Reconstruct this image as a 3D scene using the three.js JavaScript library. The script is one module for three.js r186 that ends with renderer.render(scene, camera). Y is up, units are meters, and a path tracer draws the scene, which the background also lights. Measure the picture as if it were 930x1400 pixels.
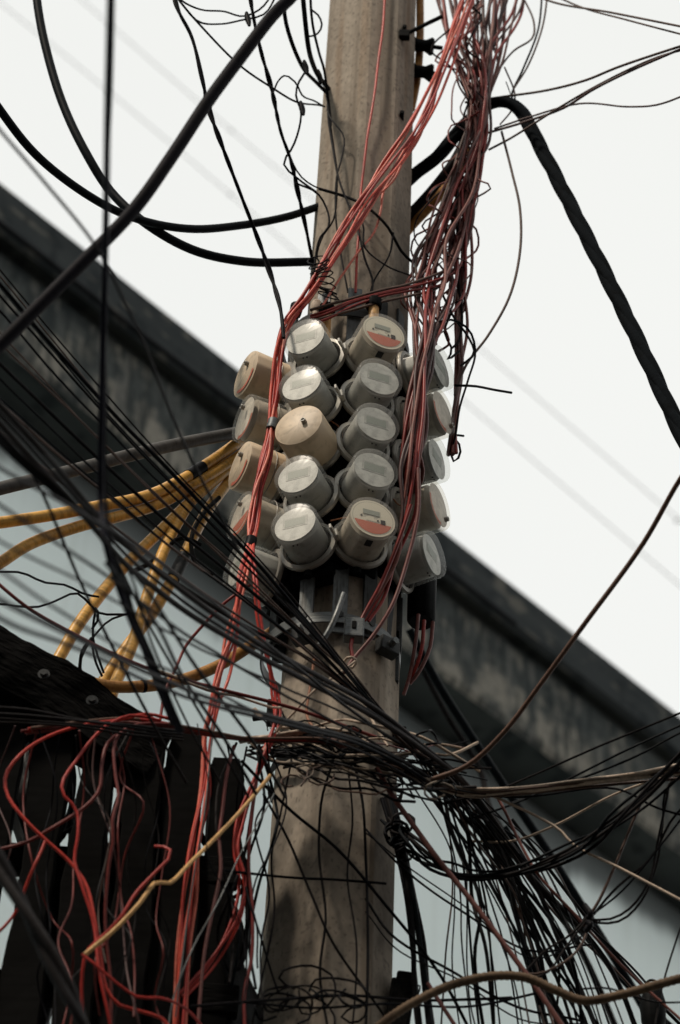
import * as THREE from 'three';
import { mergeGeometries, toCreasedNormals } from 'three/addons/utils/BufferGeometryUtils.js';
import { RoundedBoxGeometry } from 'three/addons/geometries/RoundedBoxGeometry.js';

// ------------------------------------------------------------------ camera, sky, sun, exposure
const scene = new THREE.Scene();
const renderer = new THREE.WebGLRenderer({ antialias: true });
renderer.setSize(680, 1024);
renderer.toneMapping = THREE.LinearToneMapping;
renderer.toneMappingExposure = 1.0;
renderer.shadowMap.enabled = true;

const PITCH = 42 * Math.PI / 180, ROLL = 2.88 * Math.PI / 180, FOV = 19, EYE = 1.6, POLE_Z = 5.4;
const TANH = Math.tan(FOV / 2 * Math.PI / 180);
const camera = new THREE.PerspectiveCamera(FOV, 680 / 1024, 0.1, 400);
const camPos = new THREE.Vector3(0, EYE, 0);
const fwd = new THREE.Vector3(0, Math.sin(PITCH), -Math.cos(PITCH));
const r0 = new THREE.Vector3(1, 0, 0), u0 = new THREE.Vector3(0, Math.cos(PITCH), Math.sin(PITCH));
const right = r0.clone().multiplyScalar(Math.cos(ROLL)).addScaledVector(u0, Math.sin(ROLL));
const upv = u0.clone().multiplyScalar(Math.cos(ROLL)).addScaledVector(r0, -Math.sin(ROLL));
camera.position.copy(camPos);
camera.up.copy(upv);
camera.lookAt(camPos.clone().add(fwd));
camera.updateMatrixWorld(true);
camera.focus = 7.1;
camera.userData.fStop = 3.6;

const SW = 256, SH = 128, skyData = new Float32Array(SW * SH * 4);
for (let j = 0; j < SH; j++) for (let i = 0; i < SW; i++) {
  const el = (j + 0.5) / SH * 180 - 90, o = (j * SW + i) * 4;
  const t = Math.max(0, el) / 90;
  const az = i / SW * 6.2832, cl = 1 + .012 * Math.sin(az * 3 + el * .09) + .01 * Math.sin(az * 7 - el * .13 + 1) + .006 * Math.sin(az * 15 + el * .3);
  const low = (el < 0 ? 0.35 : 1) * cl;
  skyData[o] = 0.895 * low; skyData[o + 1] = 0.905 * low; skyData[o + 2] = (0.87 + 0.02 * (1 - t)) * low; skyData[o + 3] = 1;
}
const sky = new THREE.DataTexture(skyData, SW, SH, THREE.RGBAFormat, THREE.FloatType);
sky.mapping = THREE.EquirectangularReflectionMapping;
sky.magFilter = THREE.LinearFilter; sky.minFilter = THREE.LinearFilter; sky.needsUpdate = true;
scene.background = sky; scene.environment = sky;

const sun = new THREE.DirectionalLight(new THREE.Color().setRGB(1, 0.89, 0.75), 3.2);
const SUN_DIR = new THREE.Vector3(-0.43, 0.81, 0.395).normalize();
sun.position.copy(SUN_DIR).multiplyScalar(40).add(new THREE.Vector3(0, 5, -5));
sun.target.position.set(0, 5, -5);
sun.castShadow = true; sun.shadow.radius = 12;
sun.shadow.mapSize.set(4096, 4096);
Object.assign(sun.shadow.camera, { left: -14, right: 14, top: 14, bottom: -14, near: 1, far: 90 });
scene.add(sun, sun.target);

// ------------------------------------------------------------------ helpers
let seed = 20240611;
const rnd = () => { seed |= 0; seed = seed + 0x6D2B79F5 | 0; let t = Math.imul(seed ^ seed >>> 15, 1 | seed); t = t + Math.imul(t ^ t >>> 7, 61 | t) ^ t; return ((t ^ t >>> 14) >>> 0) / 4294967296; };
const rr = (a, b) => a + (b - a) * rnd();
const V = (x, y, z) => new THREE.Vector3(x, y, z);
const used = {};
function numbered(n) { const k = used[n] = (used[n] ?? -1) + 1; return k ? n + '_' + String(k).padStart(3, '0') : n; }
function tag(o, label, category, group, kind) {
  o.userData.label = label; o.userData.category = category;
  if (group) o.userData.group = group;
  if (kind) o.userData.kind = kind;
  return o;
}
function mesh(name, geo, mat, parent) {
  const m = new THREE.Mesh(geo, mat); m.name = parent ? name : numbered(name);
  m.castShadow = m.receiveShadow = true; (parent ?? scene).add(m); return m;
}
function base(name, pos) { const g = new THREE.Group(); g.name = numbered(name); if (pos) g.position.copy(pos); scene.add(g); return g; }

// photo pixel (930 x 1400) -> ray; the distance always comes from what the thing touches: d = metres in front of the pole's axis
function ray(px, py) { return fwd.clone().addScaledVector(right, (px - 465) / 700 * TANH).addScaledVector(upv, (700 - py) / 700 * TANH); }
function P(px, py, d = 0) { const q = ray(px, py); return camPos.clone().addScaledVector(q, (POLE_Z - d) / -q.z); }
const mpp = p => camPos.clone().sub(p).negate().dot(fwd) * TANH / 700;   // metres per photo pixel at a point

// value noise
const PERM = new Uint8Array(512); { const p = [...Array(256).keys()]; for (let i = 255; i > 0; i--) { const j = Math.floor(rnd() * (i + 1)); [p[i], p[j]] = [p[j], p[i]]; } for (let i = 0; i < 512; i++) PERM[i] = p[i & 255]; }
function vn(x, y, wx, wy) {   // tiling value noise with periods wx, wy
  const xi = Math.floor(x), yi = Math.floor(y), fx = x - xi, fy = y - yi, s = fx * fx * (3 - 2 * fx), t = fy * fy * (3 - 2 * fy);
  const h = (a, b) => PERM[(PERM[((a % wx) + wx) % wx & 255] + ((b % wy) + wy) % wy) & 255] / 255;
  return (h(xi, yi) * (1 - s) + h(xi + 1, yi) * s) * (1 - t) + (h(xi, yi + 1) * (1 - s) + h(xi + 1, yi + 1) * s) * t;
}
function fbm(u, v, fx, fy, oct = 4) { let a = 0, w = 0.5, n = 0; for (let k = 0; k < oct; k++) { a += w * vn(u * fx, v * fy, fx, fy); n += w; w *= 0.5; fx *= 2; fy *= 2; } return a / n; }
function texture(w, h, f, srgb = true) {
  const d = new Uint8Array(w * h * 4);
  for (let j = 0; j < h; j++) for (let i = 0; i < w; i++) {
    const c = f(i / w, j / h), o = (j * w + i) * 4;
    for (let k = 0; k < 3; k++) { const x = Math.min(1, Math.max(0, c[k] ?? c)); d[o + k] = 255 * (srgb ? (x <= 0.0031308 ? 12.92 * x : 1.055 * x ** (1 / 2.4) - 0.055) : x); }
    d[o + 3] = 255;
  }
  const t = new THREE.DataTexture(d, w, h); t.wrapS = t.wrapT = THREE.RepeatWrapping; t.magFilter = THREE.LinearFilter;
  t.minFilter = THREE.LinearMipmapLinearFilter; t.generateMipmaps = true;
  if (srgb) t.colorSpace = THREE.SRGBColorSpace; t.needsUpdate = true; return t;
}
const mix = (a, b, t) => a.map((x, k) => x + (b[k] - x) * t);
const sstep = (a, b, x) => { const t = Math.min(1, Math.max(0, (x - a) / (b - a))); return t * t * (3 - 2 * t); };

const bumpFine = texture(256, 256, (u, v) => fbm(u, v, 16, 16, 4), false);
const grimeMap = texture(256, 256, (u, v) => { const n = fbm(u, v, 6, 6, 5), m = fbm(u + .3, v + .7, 24, 24, 3); const k = 0.76 + 0.24 * sstep(.3, .62, n) - .14 * sstep(.6, .75, m); return [k, k, k]; });
const wearMap = texture(128, 512, (u, v) => { const n = fbm(u, v, 3, 26, 4), m = fbm(u + .4, v, 5, 90, 3), d = fbm(u, v + .3, 4, 8, 4); let c = [1, 1, 1]; c = mix(c, [.52, .47, .42], .8 * sstep(.52, .70, d)); c = mix(c, [1.0, .98, .94], .2 * sstep(.6, .75, n)); return c.map(x => x * (.74 + .26 * sstep(.3, .6, m))); });
const roughMap = texture(256, 256, (u, v) => { const n = fbm(u, v, 8, 8, 4); return [1, .55 + .45 * n, 1]; }, false);
const lin = (r, g, b) => new THREE.Color().setRGB(r, g, b);
function mat(r, g, b, rough = 0.6, o = {}) { return new THREE.MeshPhysicalMaterial({ color: lin(r, g, b), roughness: rough, map: wearMap, specularIntensity: r < .02 ? .07 : r < .06 ? .2 : .42, ...o }); }

// ------------------------------------------------------------------ materials
const concreteMap = texture(512, 2048, (u, v) => {   // brown weathered concrete with run-off streaks, pits and rust stains
  const st = fbm(u, v, 26, 5, 5), n = fbm(u, v, 9, 36, 5), f = fbm(u, v, 100, 400, 2), p = fbm(u + .3, v, 120, 700, 2), q = fbm(u + .4, v, 5, 14, 6);
  let c = mix([.235, .197, .157], [.345, .295, .238], n);
  c = mix(c, [.135, .105, .078], .55 * sstep(.5, .72, st) * (.5 + f));
  c = mix(c, [.085, .073, .06], .6 * sstep(.54, .72, q)); c = mix(c, [.22, .145, .09], .4 * sstep(.6, .76, fbm(u + .7, v + .2, 16, 6, 4)));
  c = mix(c, [.09, .074, .06], .5 * sstep(.66, .80, p));
  return c.map(x => x * (.8 + .4 * f));
});
const M = {};
M.concrete = new THREE.MeshPhysicalMaterial({ map: concreteMap, roughness: .95, specularIntensity: .3, bumpMap: bumpFine, bumpScale: .004 });
// eave: blackened, weathered concrete with pale flaking patches and drip streaks (u = 6 m along, v = girth of the profile)
const eaveFascia = texture(1024, 256, (u, v) => {
  const s = fbm(u, v, 60, 3, 4), n = fbm(u, v, 14, 5, 5);
  let c = mix([.026, .031, .033], [.055, .06, .06], n);
  c = mix(c, [.12, .115, .10], .8 * sstep(.62, .74, fbm(u + .2, v, 40, 6, 4)));
  return mix(c, [.018, .022, .024], .6 * sstep(.55, .7, s));
});
const eaveBand = texture(2048, 256, (u, v) => {   // drip streaks over flaking limewash
  const s = fbm(u, v, 190, 3, 3), s2 = fbm(u + .2, v, 60, 2, 3), n = fbm(u, v, 16, 4, 5), m = .55 * fbm(u + .37, v + .1, 30, 5, 5) + .45 * fbm(u + .11, v, 110, 3, 3), g = fbm(u, v, 150, 24, 3);
  let c = mix([.045, .052, .052], [.095, .10, .094], n);
  c = mix(c, [.225, .21, .178], .9 * sstep(.40, .66, m + .16 * (g - .5) + .2 * sstep(.25, .75, v + .25 * (s2 - .5)) - .1));
  c = mix(c, [.024, .03, .031], .7 * sstep(.5, .66, s)); c = mix(c, [.03, .036, .037], .6 * sstep(.52, .68, s2)); c = mix(c, [.16, .155, .14], .5 * sstep(.66, .74, fbm(u + .6, v, 120, 2, 2)));
  return c.map(x => x * (.8 + .4 * g));
});
M.eaveFascia = new THREE.MeshPhysicalMaterial({ specularIntensity: .15, map: eaveFascia, roughness: .95 });
M.eaveBand = new THREE.MeshPhysicalMaterial({ specularIntensity: .15, map: eaveBand, roughness: .95 });
M.soffit = new THREE.MeshPhysicalMaterial({ specularIntensity: .15, map: texture(512, 512, (u, v) => { const n = fbm(u, v, 10, 10, 5), m = fbm(u + .5, v, 30, 30, 3); return mix(mix([.04, .046, .046], [.085, .09, .085], n), [.022, .026, .027], .7 * sstep(.5, .7, m)); }), roughness: .95 });
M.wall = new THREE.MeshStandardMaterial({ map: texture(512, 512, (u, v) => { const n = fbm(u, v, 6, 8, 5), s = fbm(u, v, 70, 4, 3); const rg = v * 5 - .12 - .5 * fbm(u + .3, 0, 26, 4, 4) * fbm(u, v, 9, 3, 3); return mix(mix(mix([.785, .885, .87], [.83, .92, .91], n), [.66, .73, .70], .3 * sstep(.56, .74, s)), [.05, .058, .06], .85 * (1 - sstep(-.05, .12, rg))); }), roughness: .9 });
M.asphalt = new THREE.MeshStandardMaterial({ map: texture(512, 512, (u, v) => { const n = fbm(u, v, 8, 8, 6), f = fbm(u, v, 128, 128, 2); const k = .03 + .03 * n + .02 * f; return [k, k, k * .97]; }), roughness: .95 });
M.galv = mat(.11, .118, .12, .6, { metalness: .3, roughnessMap: roughMap, bumpMap: bumpFine, bumpScale: .0006 });
M.galvDark = mat(.045, .047, .048, .6, { metalness: .3 });
M.blackIron = mat(.010, .010, .010, .7, { bumpMap: bumpFine, bumpScale: .0015 });
M.blackPlastic = mat(.006, .0065, .007, .6);
M.wrap = mat(.0045, .005, .0055, .55, { bumpMap: bumpFine, bumpScale: .004, specularIntensity: .35 });
M.blackRubber = mat(.014, .014, .015, .7);
M.tape = mat(.012, .012, .014, .42);
const BLACKS = [mat(.007, .007, .009, .5), mat(.010, .009, .010, .55), mat(.016, .014, .014, .6), mat(.007, .009, .011, .5)];
const GREYS = [mat(.020, .018, .019, .6), mat(.034, .030, .030, .65)];
const REDS = [mat(.66, .085, .05, .36), mat(.50, .045, .03, .38), mat(.72, .18, .12, .42), mat(.40, .03, .022, .4)];
const DKREDS = [mat(.20, .022, .018, .4), mat(.26, .026, .02, .42), mat(.15, .024, .02, .45)];
const MAROONS = [mat(.16, .055, .048, .5), mat(.115, .042, .038, .5), mat(.21, .075, .06, .52), mat(.075, .035, .033, .5), mat(.19, .05, .04, .46)];
const TANS = [mat(.52, .41, .32, .6), mat(.40, .31, .235, .62), mat(.60, .49, .39, .62), mat(.20, .16, .125, .6)];
const BROWNS = [mat(.12, .065, .045, .55), mat(.085, .05, .038, .55)];
M.orange = mat(.70, .38, .085, .5, { roughnessMap: roughMap });
M.orangeOld = mat(.40, .19, .05, .6);
M.orangeTan = mat(.62, .36, .14, .5);
M.hoseTan = mat(.12, .078, .047, .8);
M.copper = mat(.26, .10, .045, .5);

// ------------------------------------------------------------------ cable builder
function tubeGeo(pts, rad, o = {}) {
  const { radial = 7, wob = 0, kink = 0, step = 0.022, cap = true, ridge = 0 } = o;
  if (kink) pts = pts.map((p, i) => i && i < pts.length - 1 ? p.clone().add(V(rr(-kink, kink), rr(-kink, kink), rr(-kink, kink) * .5)) : p);
  const curve = new THREE.CatmullRomCurve3(pts, false, 'centripetal');
  curve.arcLengthDivisions = 300;
  const len = curve.getLength(), n = Math.max(8, Math.min(o.max ?? 220, Math.round(len / step)));
  const C = []; for (let i = 0; i <= n; i++) C.push(curve.getPointAt(i / n));
  const ph = [rr(0, 6.28), rr(0, 6.28), rr(0, 6.28), rr(0, 6.28)];
  if (wob) for (let i = 0; i <= n; i++) { const s = i / n * len, e = Math.min(1, i / n * 12, (1 - i / n) * 12); C[i].x += e * wob * (Math.sin(s * 9 + ph[0]) + .6 * Math.sin(s * 23 + ph[1])); C[i].y += e * wob * (Math.sin(s * 8 + ph[2]) + .6 * Math.sin(s * 21 + ph[3])); }
  const T = C.map((c, i) => C[Math.min(n, i + 1)].clone().sub(C[Math.max(0, i - 1)]).normalize());
  let N = Math.abs(T[0].y) > .9 ? V(1, 0, 0) : V(0, 1, 0); N.addScaledVector(T[0], -N.dot(T[0])).normalize();
  const pos = [], nor = [], uv = [], idx = [];
  const rf = typeof rad === 'function' ? rad : () => rad;
  for (let i = 0; i <= n; i++) {
    N.addScaledVector(T[i], -N.dot(T[i])).normalize(); const B = T[i].clone().cross(N); let r = rf(i / n); if (ridge) r *= 1 + ridge * (i % 2 ? 1 : -1);
    for (let k = 0; k <= radial; k++) {
      const a = k / radial * Math.PI * 2, d = N.clone().multiplyScalar(Math.cos(a)).addScaledVector(B, Math.sin(a));
      pos.push(C[i].x + d.x * r, C[i].y + d.y * r, C[i].z + d.z * r); nor.push(d.x, d.y, d.z); uv.push(k / radial, i / n * len * 2.2 + ph[0]);
    }
  }
  const w = radial + 1;
  for (let i = 0; i < n; i++) for (let k = 0; k < radial; k++) { const a = i * w + k, b = a + w; idx.push(a, a + 1, b, b, a + 1, b + 1); }
  if (cap) for (const i of [0, n]) {
    const c0 = pos.length / 3, t = T[i].clone().multiplyScalar(i ? 1 : -1);
    for (let k = 0; k < radial; k++) { const q = (i * w + k) * 3; pos.push(pos[q], pos[q + 1], pos[q + 2]); nor.push(t.x, t.y, t.z); uv.push(0, 0); }
    for (let k = 1; k < radial - 1; k++) i ? idx.push(c0, c0 + k, c0 + k + 1) : idx.push(c0, c0 + k + 1, c0 + k);
  }
  const g = new THREE.BufferGeometry();
  g.setAttribute('position', new THREE.Float32BufferAttribute(pos, 3)); g.setAttribute('normal', new THREE.Float32BufferAttribute(nor, 3)); g.setAttribute('uv', new THREE.Float32BufferAttribute(uv, 2)); g.setIndex(idx);
  return g;
}
const pick = a => Array.isArray(a) ? a[Math.floor(rnd() * a.length)] : a;
const world = pts => pts.map(p => p.isVector3 ? p : P(p[0], p[1], p[2] ?? 0));
// one cable: pixel points with their distance in front of the pole axis, radius in photo pixels at its middle
function cable(name, pts, rpx, m, label, category, group, o = {}) {
  const w = world(pts), r = rpx * mpp(w[Math.floor(w.length / 2)]);
  const c = mesh(name, tubeGeo(w, r, { radial: rpx > 5 ? 12 : rpx > 3 ? 9 : 6, ...o }), pick(m));
  return tag(c, label, category, group);
}
// a run of strands laid along one path: points are [x, y, d, spread in px]
function bundle(name, n, pts, rpx, m, label, category, group, o = {}) {
  const out = [];
  for (let k = 0; k < n; k++) {
    const a0 = k / n * 6.283 + rr(-.5, .5), tw = o.twist ?? rr(-1.2, 1.2), q0 = Math.sqrt(rr(.15, 1));
    const pp = pts.map((p, i) => {
      const a = a0 + tw * i + (o.loose ?? .35) * rr(-1, 1), q = q0 * (1 + (o.loose ?? .35) * rr(-.5, .4)), s = p[3] ?? 6;
      const c = P(p[0] + Math.cos(a) * q * s + (o.jit ?? 0) * rr(-1, 1), p[1] + (o.jit ?? 0) * rr(-1, 1), (p[2] ?? 0));
      c.z += Math.sin(a) * q * s * .7 * mpp(c); return c;
    });
    out.push(cable(name, pp, rpx * rr(.8, 1.2), m, label, category, group, o));
  }
  return out;
}
// two strands wound round each other
function twisted(name, pts, rpx, m, label, category, group, turns = 14) {
  const w = world(pts), curve = new THREE.CatmullRomCurve3(w, false, 'centripetal'), r = rpx * mpp(w[1]);
  const root = base(name), n = turns * 8;
  for (const s of [0, Math.PI]) {
    const q = []; for (let i = 0; i <= n; i++) { const c = curve.getPointAt(i / n), a = i / n * turns * 6.283 + s + 1.5 * Math.sin(i / n * 11), q0 = r * (.5 + .35 * Math.sin(i / n * 17 + 1)); c.addScaledVector(right, Math.cos(a) * q0); c.addScaledVector(fwd, Math.sin(a) * q0); q.push(c); }
    mesh('strand', tubeGeo(q, r, { radial: 6, step: .012, max: 300 }), pick(m), root);
  }
  return tag(root, label, category, group);
}
const box = (w, h, d, x = 0, y = 0, z = 0) => new THREE.BoxGeometry(w, h, d).translate(x, y, z);
const rbox = (w, h, d, r, x = 0, y = 0, z = 0) => new RoundedBoxGeometry(w, h, d, 2, r).translate(x, y, z);
const lathe = (prof, seg = 40) => toCreasedNormals(new THREE.LatheGeometry(prof.map(p => new THREE.Vector2(p[0], p[1])), seg), .6);

// ------------------------------------------------------------------ ground and the building behind
{
  const g = new THREE.PlaneGeometry(400, 400); g.rotateX(-Math.PI / 2); const uv = g.attributes.uv; for (let i = 0; i < uv.count; i++) uv.setXY(i, uv.getX(i) * 100, uv.getY(i) * 100);
  const m = mesh('ground', g, M.asphalt); tag(m, 'dark asphalt street surface below the pole', 'ground', null, 'structure');
}
const EAVE_H = 13;
const onHeight = (px, py, h) => { const q = ray(px, py); return camPos.clone().addScaledVector(q, (h - EYE) / q.y); };
const eA = onHeight(0, 250, EAVE_H), eB = onHeight(930, 980, EAVE_H);
const eDir = eB.clone().sub(eA).setY(0).normalize(), eN = V(-eDir.z, 0, eDir.x); if (eN.dot(V(0, 0, 1)) < 0) eN.negate();
const E = (s, out, dy) => eA.clone().addScaledVector(eDir, s).addScaledVector(eN, out).setY(EAVE_H + dy);   // along, outwards, down from the eave's top edge
{
  const root = base('concrete_building', E(0, 0, 0).setY(0));
  tag(root, 'pale blue-green building with a blackened concrete eave behind the pole', 'building');
  const S0 = -14, S1 = 26;
  const strip = (name, prof, m, us, vs) => {   // a profile of [out, dy] swept along the building
    const pos = [], uv = [], idx = []; let v = 0; const NS = 20;
    const L = [0]; for (let i = 1; i < prof.length; i++) L.push(L[i - 1] + Math.hypot(prof[i][0] - prof[i - 1][0], prof[i][1] - prof[i - 1][1]));
    for (let i = 0; i < prof.length - 1; i++) for (let k = 0; k <= NS; k++) for (const e of [0, 1]) {
      const s = S0 + (S1 - S0) * k / NS, p = E(s, prof[i + e][0], prof[i + e][1]).sub(root.position); pos.push(p.x, p.y, p.z); uv.push(s / us, (L[i + e]) / vs);
    }
    for (let i = 0; i < prof.length - 1; i++) for (let k = 0; k < NS; k++) { const a = (i * (NS + 1) + k) * 2; idx.push(a, a + 2, a + 1, a + 1, a + 2, a + 3); }
    const g = new THREE.BufferGeometry(); g.setAttribute('position', new THREE.Float32BufferAttribute(pos, 3)); g.setAttribute('uv', new THREE.Float32BufferAttribute(uv, 2)); g.setIndex(idx); g.computeVertexNormals();
    return mesh(name, g, m, root);
  };
  strip('roof_slab', [[-6, .02], [-.06, .02], [0, 0]], M.soffit, 4, 4);
  strip('fascia', [[0, 0], [0, -.27], [-.03, -.30]], M.eaveFascia, 6, .31);
  strip('drip_groove', [[-.03, -.30], [-.10, -.30], [-.10, -.335]], M.soffit, 4, 4);
  strip('eave_band', [[-.10, -.335], [-.10, -.86], [-.12, -.90]], M.eaveBand, 6, .57);
  strip('soffit', [[-.12, -.90], [-.46, -.915]], M.soffit, 4, 4);
  strip('wall', [[-.46, -.915], [-.46, -13]], M.wall, 5, 5);
}

// added unseen shophouse row behind the camera, put there to close off low sky
{
  const root = base('added_shophouse_row', V(0, 0, 4)); tag(root, 'added unseen dark shophouse row behind the camera that blocks low sky light', 'building');
  mesh('wall', box(60, 11, 8, 0, 5.5, 4), mat(.16, .15, .14, .9), root); mesh('roof', box(60.6, .3, 8.6, 0, 11.15, 4), M.soffit, root);
  for (let k = 0; k < 12; k++) for (let j = 0; j < 3; j++) { const w = mesh('window', box(2, 1.5, .12, -27.5 + k * 5, 4 + j * 2.4, -.05), M.blackIron, root); mesh('pane', box(1.8, 1.3, .04, -27.5 + k * 5, 4 + j * 2.4, -.13), M.galvDark, w); }
}

// ------------------------------------------------------------------ pole
const axis = P(476.5, 700, 0), AX = axis.x, AZ = -POLE_Z;
const yAt = (py, d = 0) => P(476.5, py, d).y;
const halfW = y => { const a = yAt(1400), b = yAt(0), t = (y - a) / (b - a); return .1375 - .018 * t; };
{
  const root = base('concrete_pole', V(AX, 0, AZ));
  tag(root, 'weathered brown concrete utility pole carrying the ring of electricity meters', 'pole');
  const sec = [[-1, .12], [-.93, .3], [-.13, 1.0], [-.03, 1.03], [.58, .86], [.66, .8], [1, .2], [1, -.4], [.55, -1], [-.55, -1], [-1, -.45]];
  const per = [0]; for (let i = 1; i <= sec.length; i++) { const a = sec[i - 1], b = sec[i % sec.length]; per.push(per[i - 1] + Math.hypot(b[0] - a[0], b[1] - a[1]) * .12); }
  for (const [name, y0, y1, m] of [['shaft', -.3, 13.5, M.concrete]]) {
    const pos = [], uv = [], idx = [], n = Math.ceil((y1 - y0) / .25);
    for (let q = 0; q <= n; q++) { const y = y0 + (y1 - y0) * q / n, h = halfW(y); for (let i = 0; i <= sec.length; i++) { const s = sec[i % sec.length]; pos.push(s[0] * h, y, s[1] * h); uv.push(per[i] / .8, y / 6.2); } }
    const w = sec.length + 1; for (let j = 0; j < n; j++) for (let i = 0; i < sec.length; i++) { const a = j * w + i, b = a + w; idx.push(a, a + 1, b, b, a + 1, b + 1); }
    let g = new THREE.BufferGeometry(); g.setAttribute('position', new THREE.Float32BufferAttribute(pos, 3)); g.setAttribute('uv', new THREE.Float32BufferAttribute(uv, 2)); g.setIndex(idx);
    g = toCreasedNormals(g, .25); mesh(name, g, m, root);
  }
  // step-bolt holes and stub bolts on the shaded side
  for (const py of [32, 150]) { const y = yAt(py, .1), h = halfW(y); const b = new THREE.CylinderGeometry(.006, .006, .03, 8); b.rotateX(Math.PI / 2); b.translate(.74 * h, y, .72 * h); mesh('step_bolt', b, M.blackIron, root); }
}

// ------------------------------------------------------------------ electricity meters
// local frame: +z out of the face, y up, origin at the back of the base
const F = {};
F.base = lathe([[0, 0], [.058, 0], [.064, .004], [.064, .018]], 36).rotateX(Math.PI / 2);
F.flange = lathe([[.058, .014], [.0685, .014], [.0702, .017], [.0702, .022], [.0685, .025], [.0595, .027]], 44).rotateX(Math.PI / 2);
F.coverG = lathe([[.0605, .022], [.0590, .032], [.0560, .104], [.0545, .108], [.0520, .1105], [.0495, .1105], [.0470, .1080], [.0455, .1070]], 48).rotateX(Math.PI / 2);
F.faceG = new THREE.CircleGeometry(.0495, 40).translate(0, 0, .1071);
F.coverC = lathe([[.0625, .022], [.0618, .034], [.0610, .112], [.0595, .1165], [.0570, .1180], [.0545, .1175], [.0535, .1160]], 48).rotateX(Math.PI / 2);
F.faceC = new THREE.CircleGeometry(.0538, 40).translate(0, 0, .1161);
F.coverT = lathe([[.0625, .022], [.0618, .034], [.0615, .112], [.0600, .1165], [.0570, .1180], [0, .1190]], 48).rotateX(Math.PI / 2);
F.coverClear = lathe([[.0605, .022], [.0592, .034], [.0572, .104], [.0560, .1092], [.0530, .1128], [.0490, .1140], [.0450, .1142], [0, .1146]], 48).rotateX(Math.PI / 2);
F.coverClearB = lathe([[.0625, .022], [.0620, .034], [.0612, .110], [.0600, .1155], [.0570, .1190], [.0530, .1200], [0, .1205]], 48).rotateX(Math.PI / 2);
F.innerBody = lathe([[0, .02], [.050, .02], [.050, .085], [.046, .092], [.0, .092]], 32).rotateX(Math.PI / 2);
F.innerBodyB = lathe([[0, .02], [.053, .02], [.053, .098], [0, .1]], 32).rotateX(Math.PI / 2);
F.window = box(.060, .030, .0006, 0, .006, .1073);
F.lcd = box(.050, .022, .0003, 0, .006, .10775);
F.knob = mergeGeometries([new THREE.CylinderGeometry(.0058, .0066, .007, 14).rotateX(Math.PI / 2).translate(0, 0, .0035), new THREE.TorusGeometry(.0048, .0016, 8, 16).translate(0, 0, .008)]);
F.latch = mergeGeometries([rbox(.012, .024, .02, .003, .0715, 0, .026), rbox(.006, .014, .03, .002, .069, 0, .045)]);
F.port = new THREE.CylinderGeometry(.009, .009, .03, 12).translate(0, -.07, .012);
F.backbox = rbox(.105, .135, .05, .008, 0, -.002, -.026);
function redLabel(r, y0, z) { const s = new THREE.Shape(); const a0 = Math.asin(y0 / r); s.moveTo(Math.cos(a0) * r, y0); s.absarc(0, 0, r, a0, -Math.PI - a0, true); s.closePath(); return new THREE.ShapeGeometry(s, 24).translate(0, 0, z); }
F.redLabel = redLabel(.046, -.012, .1166);
F.emblem = box(.011, .013, .001, .024, -.006, .1170);
F.displayC = box(.040, .014, .0012, -.004, .016, .1168);
F.button = box(.004, .004, .001, 0, 0, .1168);
const arc = (r0, r1, a0, a1, z) => { const s = new THREE.Shape(); s.absarc(0, 0, r1, a0, a1, false); s.absarc(0, 0, r0, a1, a0, true); return new THREE.ShapeGeometry(s, 20).translate(0, 0, z); };
F.redArc = arc(.0435, .0525, -2.2, -.3, .1166);
F.sidePlate = rbox(.016, .002, .020, .0008, 0, 0, 0);
const MT = {
  clear: new THREE.MeshPhysicalMaterial({ color: lin(.93, .93, .91), roughness: .2, transmission: .95, thickness: 0, ior: 1.45, specularIntensity: .12 }),
  clearWarm: new THREE.MeshPhysicalMaterial({ color: lin(.95, .935, .9), roughness: .2, transmission: .95, thickness: 0, ior: 1.45, specularIntensity: .12 }),
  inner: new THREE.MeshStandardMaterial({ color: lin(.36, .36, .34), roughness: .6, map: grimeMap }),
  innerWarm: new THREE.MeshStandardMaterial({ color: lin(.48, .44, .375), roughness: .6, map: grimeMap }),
  grey: new THREE.MeshPhysicalMaterial({ color: lin(.33, .325, .30), roughness: .34, metalness: .45, map: grimeMap, bumpMap: bumpFine, bumpScale: .0005 }),
  greyFace: new THREE.MeshPhysicalMaterial({ color: lin(.55, .545, .51), roughness: .5, map: grimeMap }),
  window: new THREE.MeshPhysicalMaterial({ color: lin(.46, .455, .42), roughness: .5, map: grimeMap }),
  lcd: new THREE.MeshPhysicalMaterial({ color: lin(.24, .26, .225), roughness: .5 }),
  cream: new THREE.MeshPhysicalMaterial({ color: lin(.46, .42, .355), roughness: .42, metalness: .15, map: grimeMap }),
  creamFace: new THREE.MeshPhysicalMaterial({ color: lin(.64, .59, .52), roughness: .6, map: grimeMap }),
  tan: new THREE.MeshStandardMaterial({ color: lin(.64, .50, .345), roughness: .55, map: grimeMap }),
  tanSide: new THREE.MeshStandardMaterial({ color: lin(.64, .50, .345), roughness: .55, map: grimeMap }),
  flange: new THREE.MeshStandardMaterial({ color: lin(.33, .31, .275), roughness: .42, metalness: .3, map: grimeMap }),
  red: new THREE.MeshStandardMaterial({ color: lin(.58, .14, .075), roughness: .5, map: grimeMap }),
  black: M.blackPlastic, latch: mat(.55, .53, .48, .5), ink: mat(.03, .03, .03, .5),
};
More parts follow.
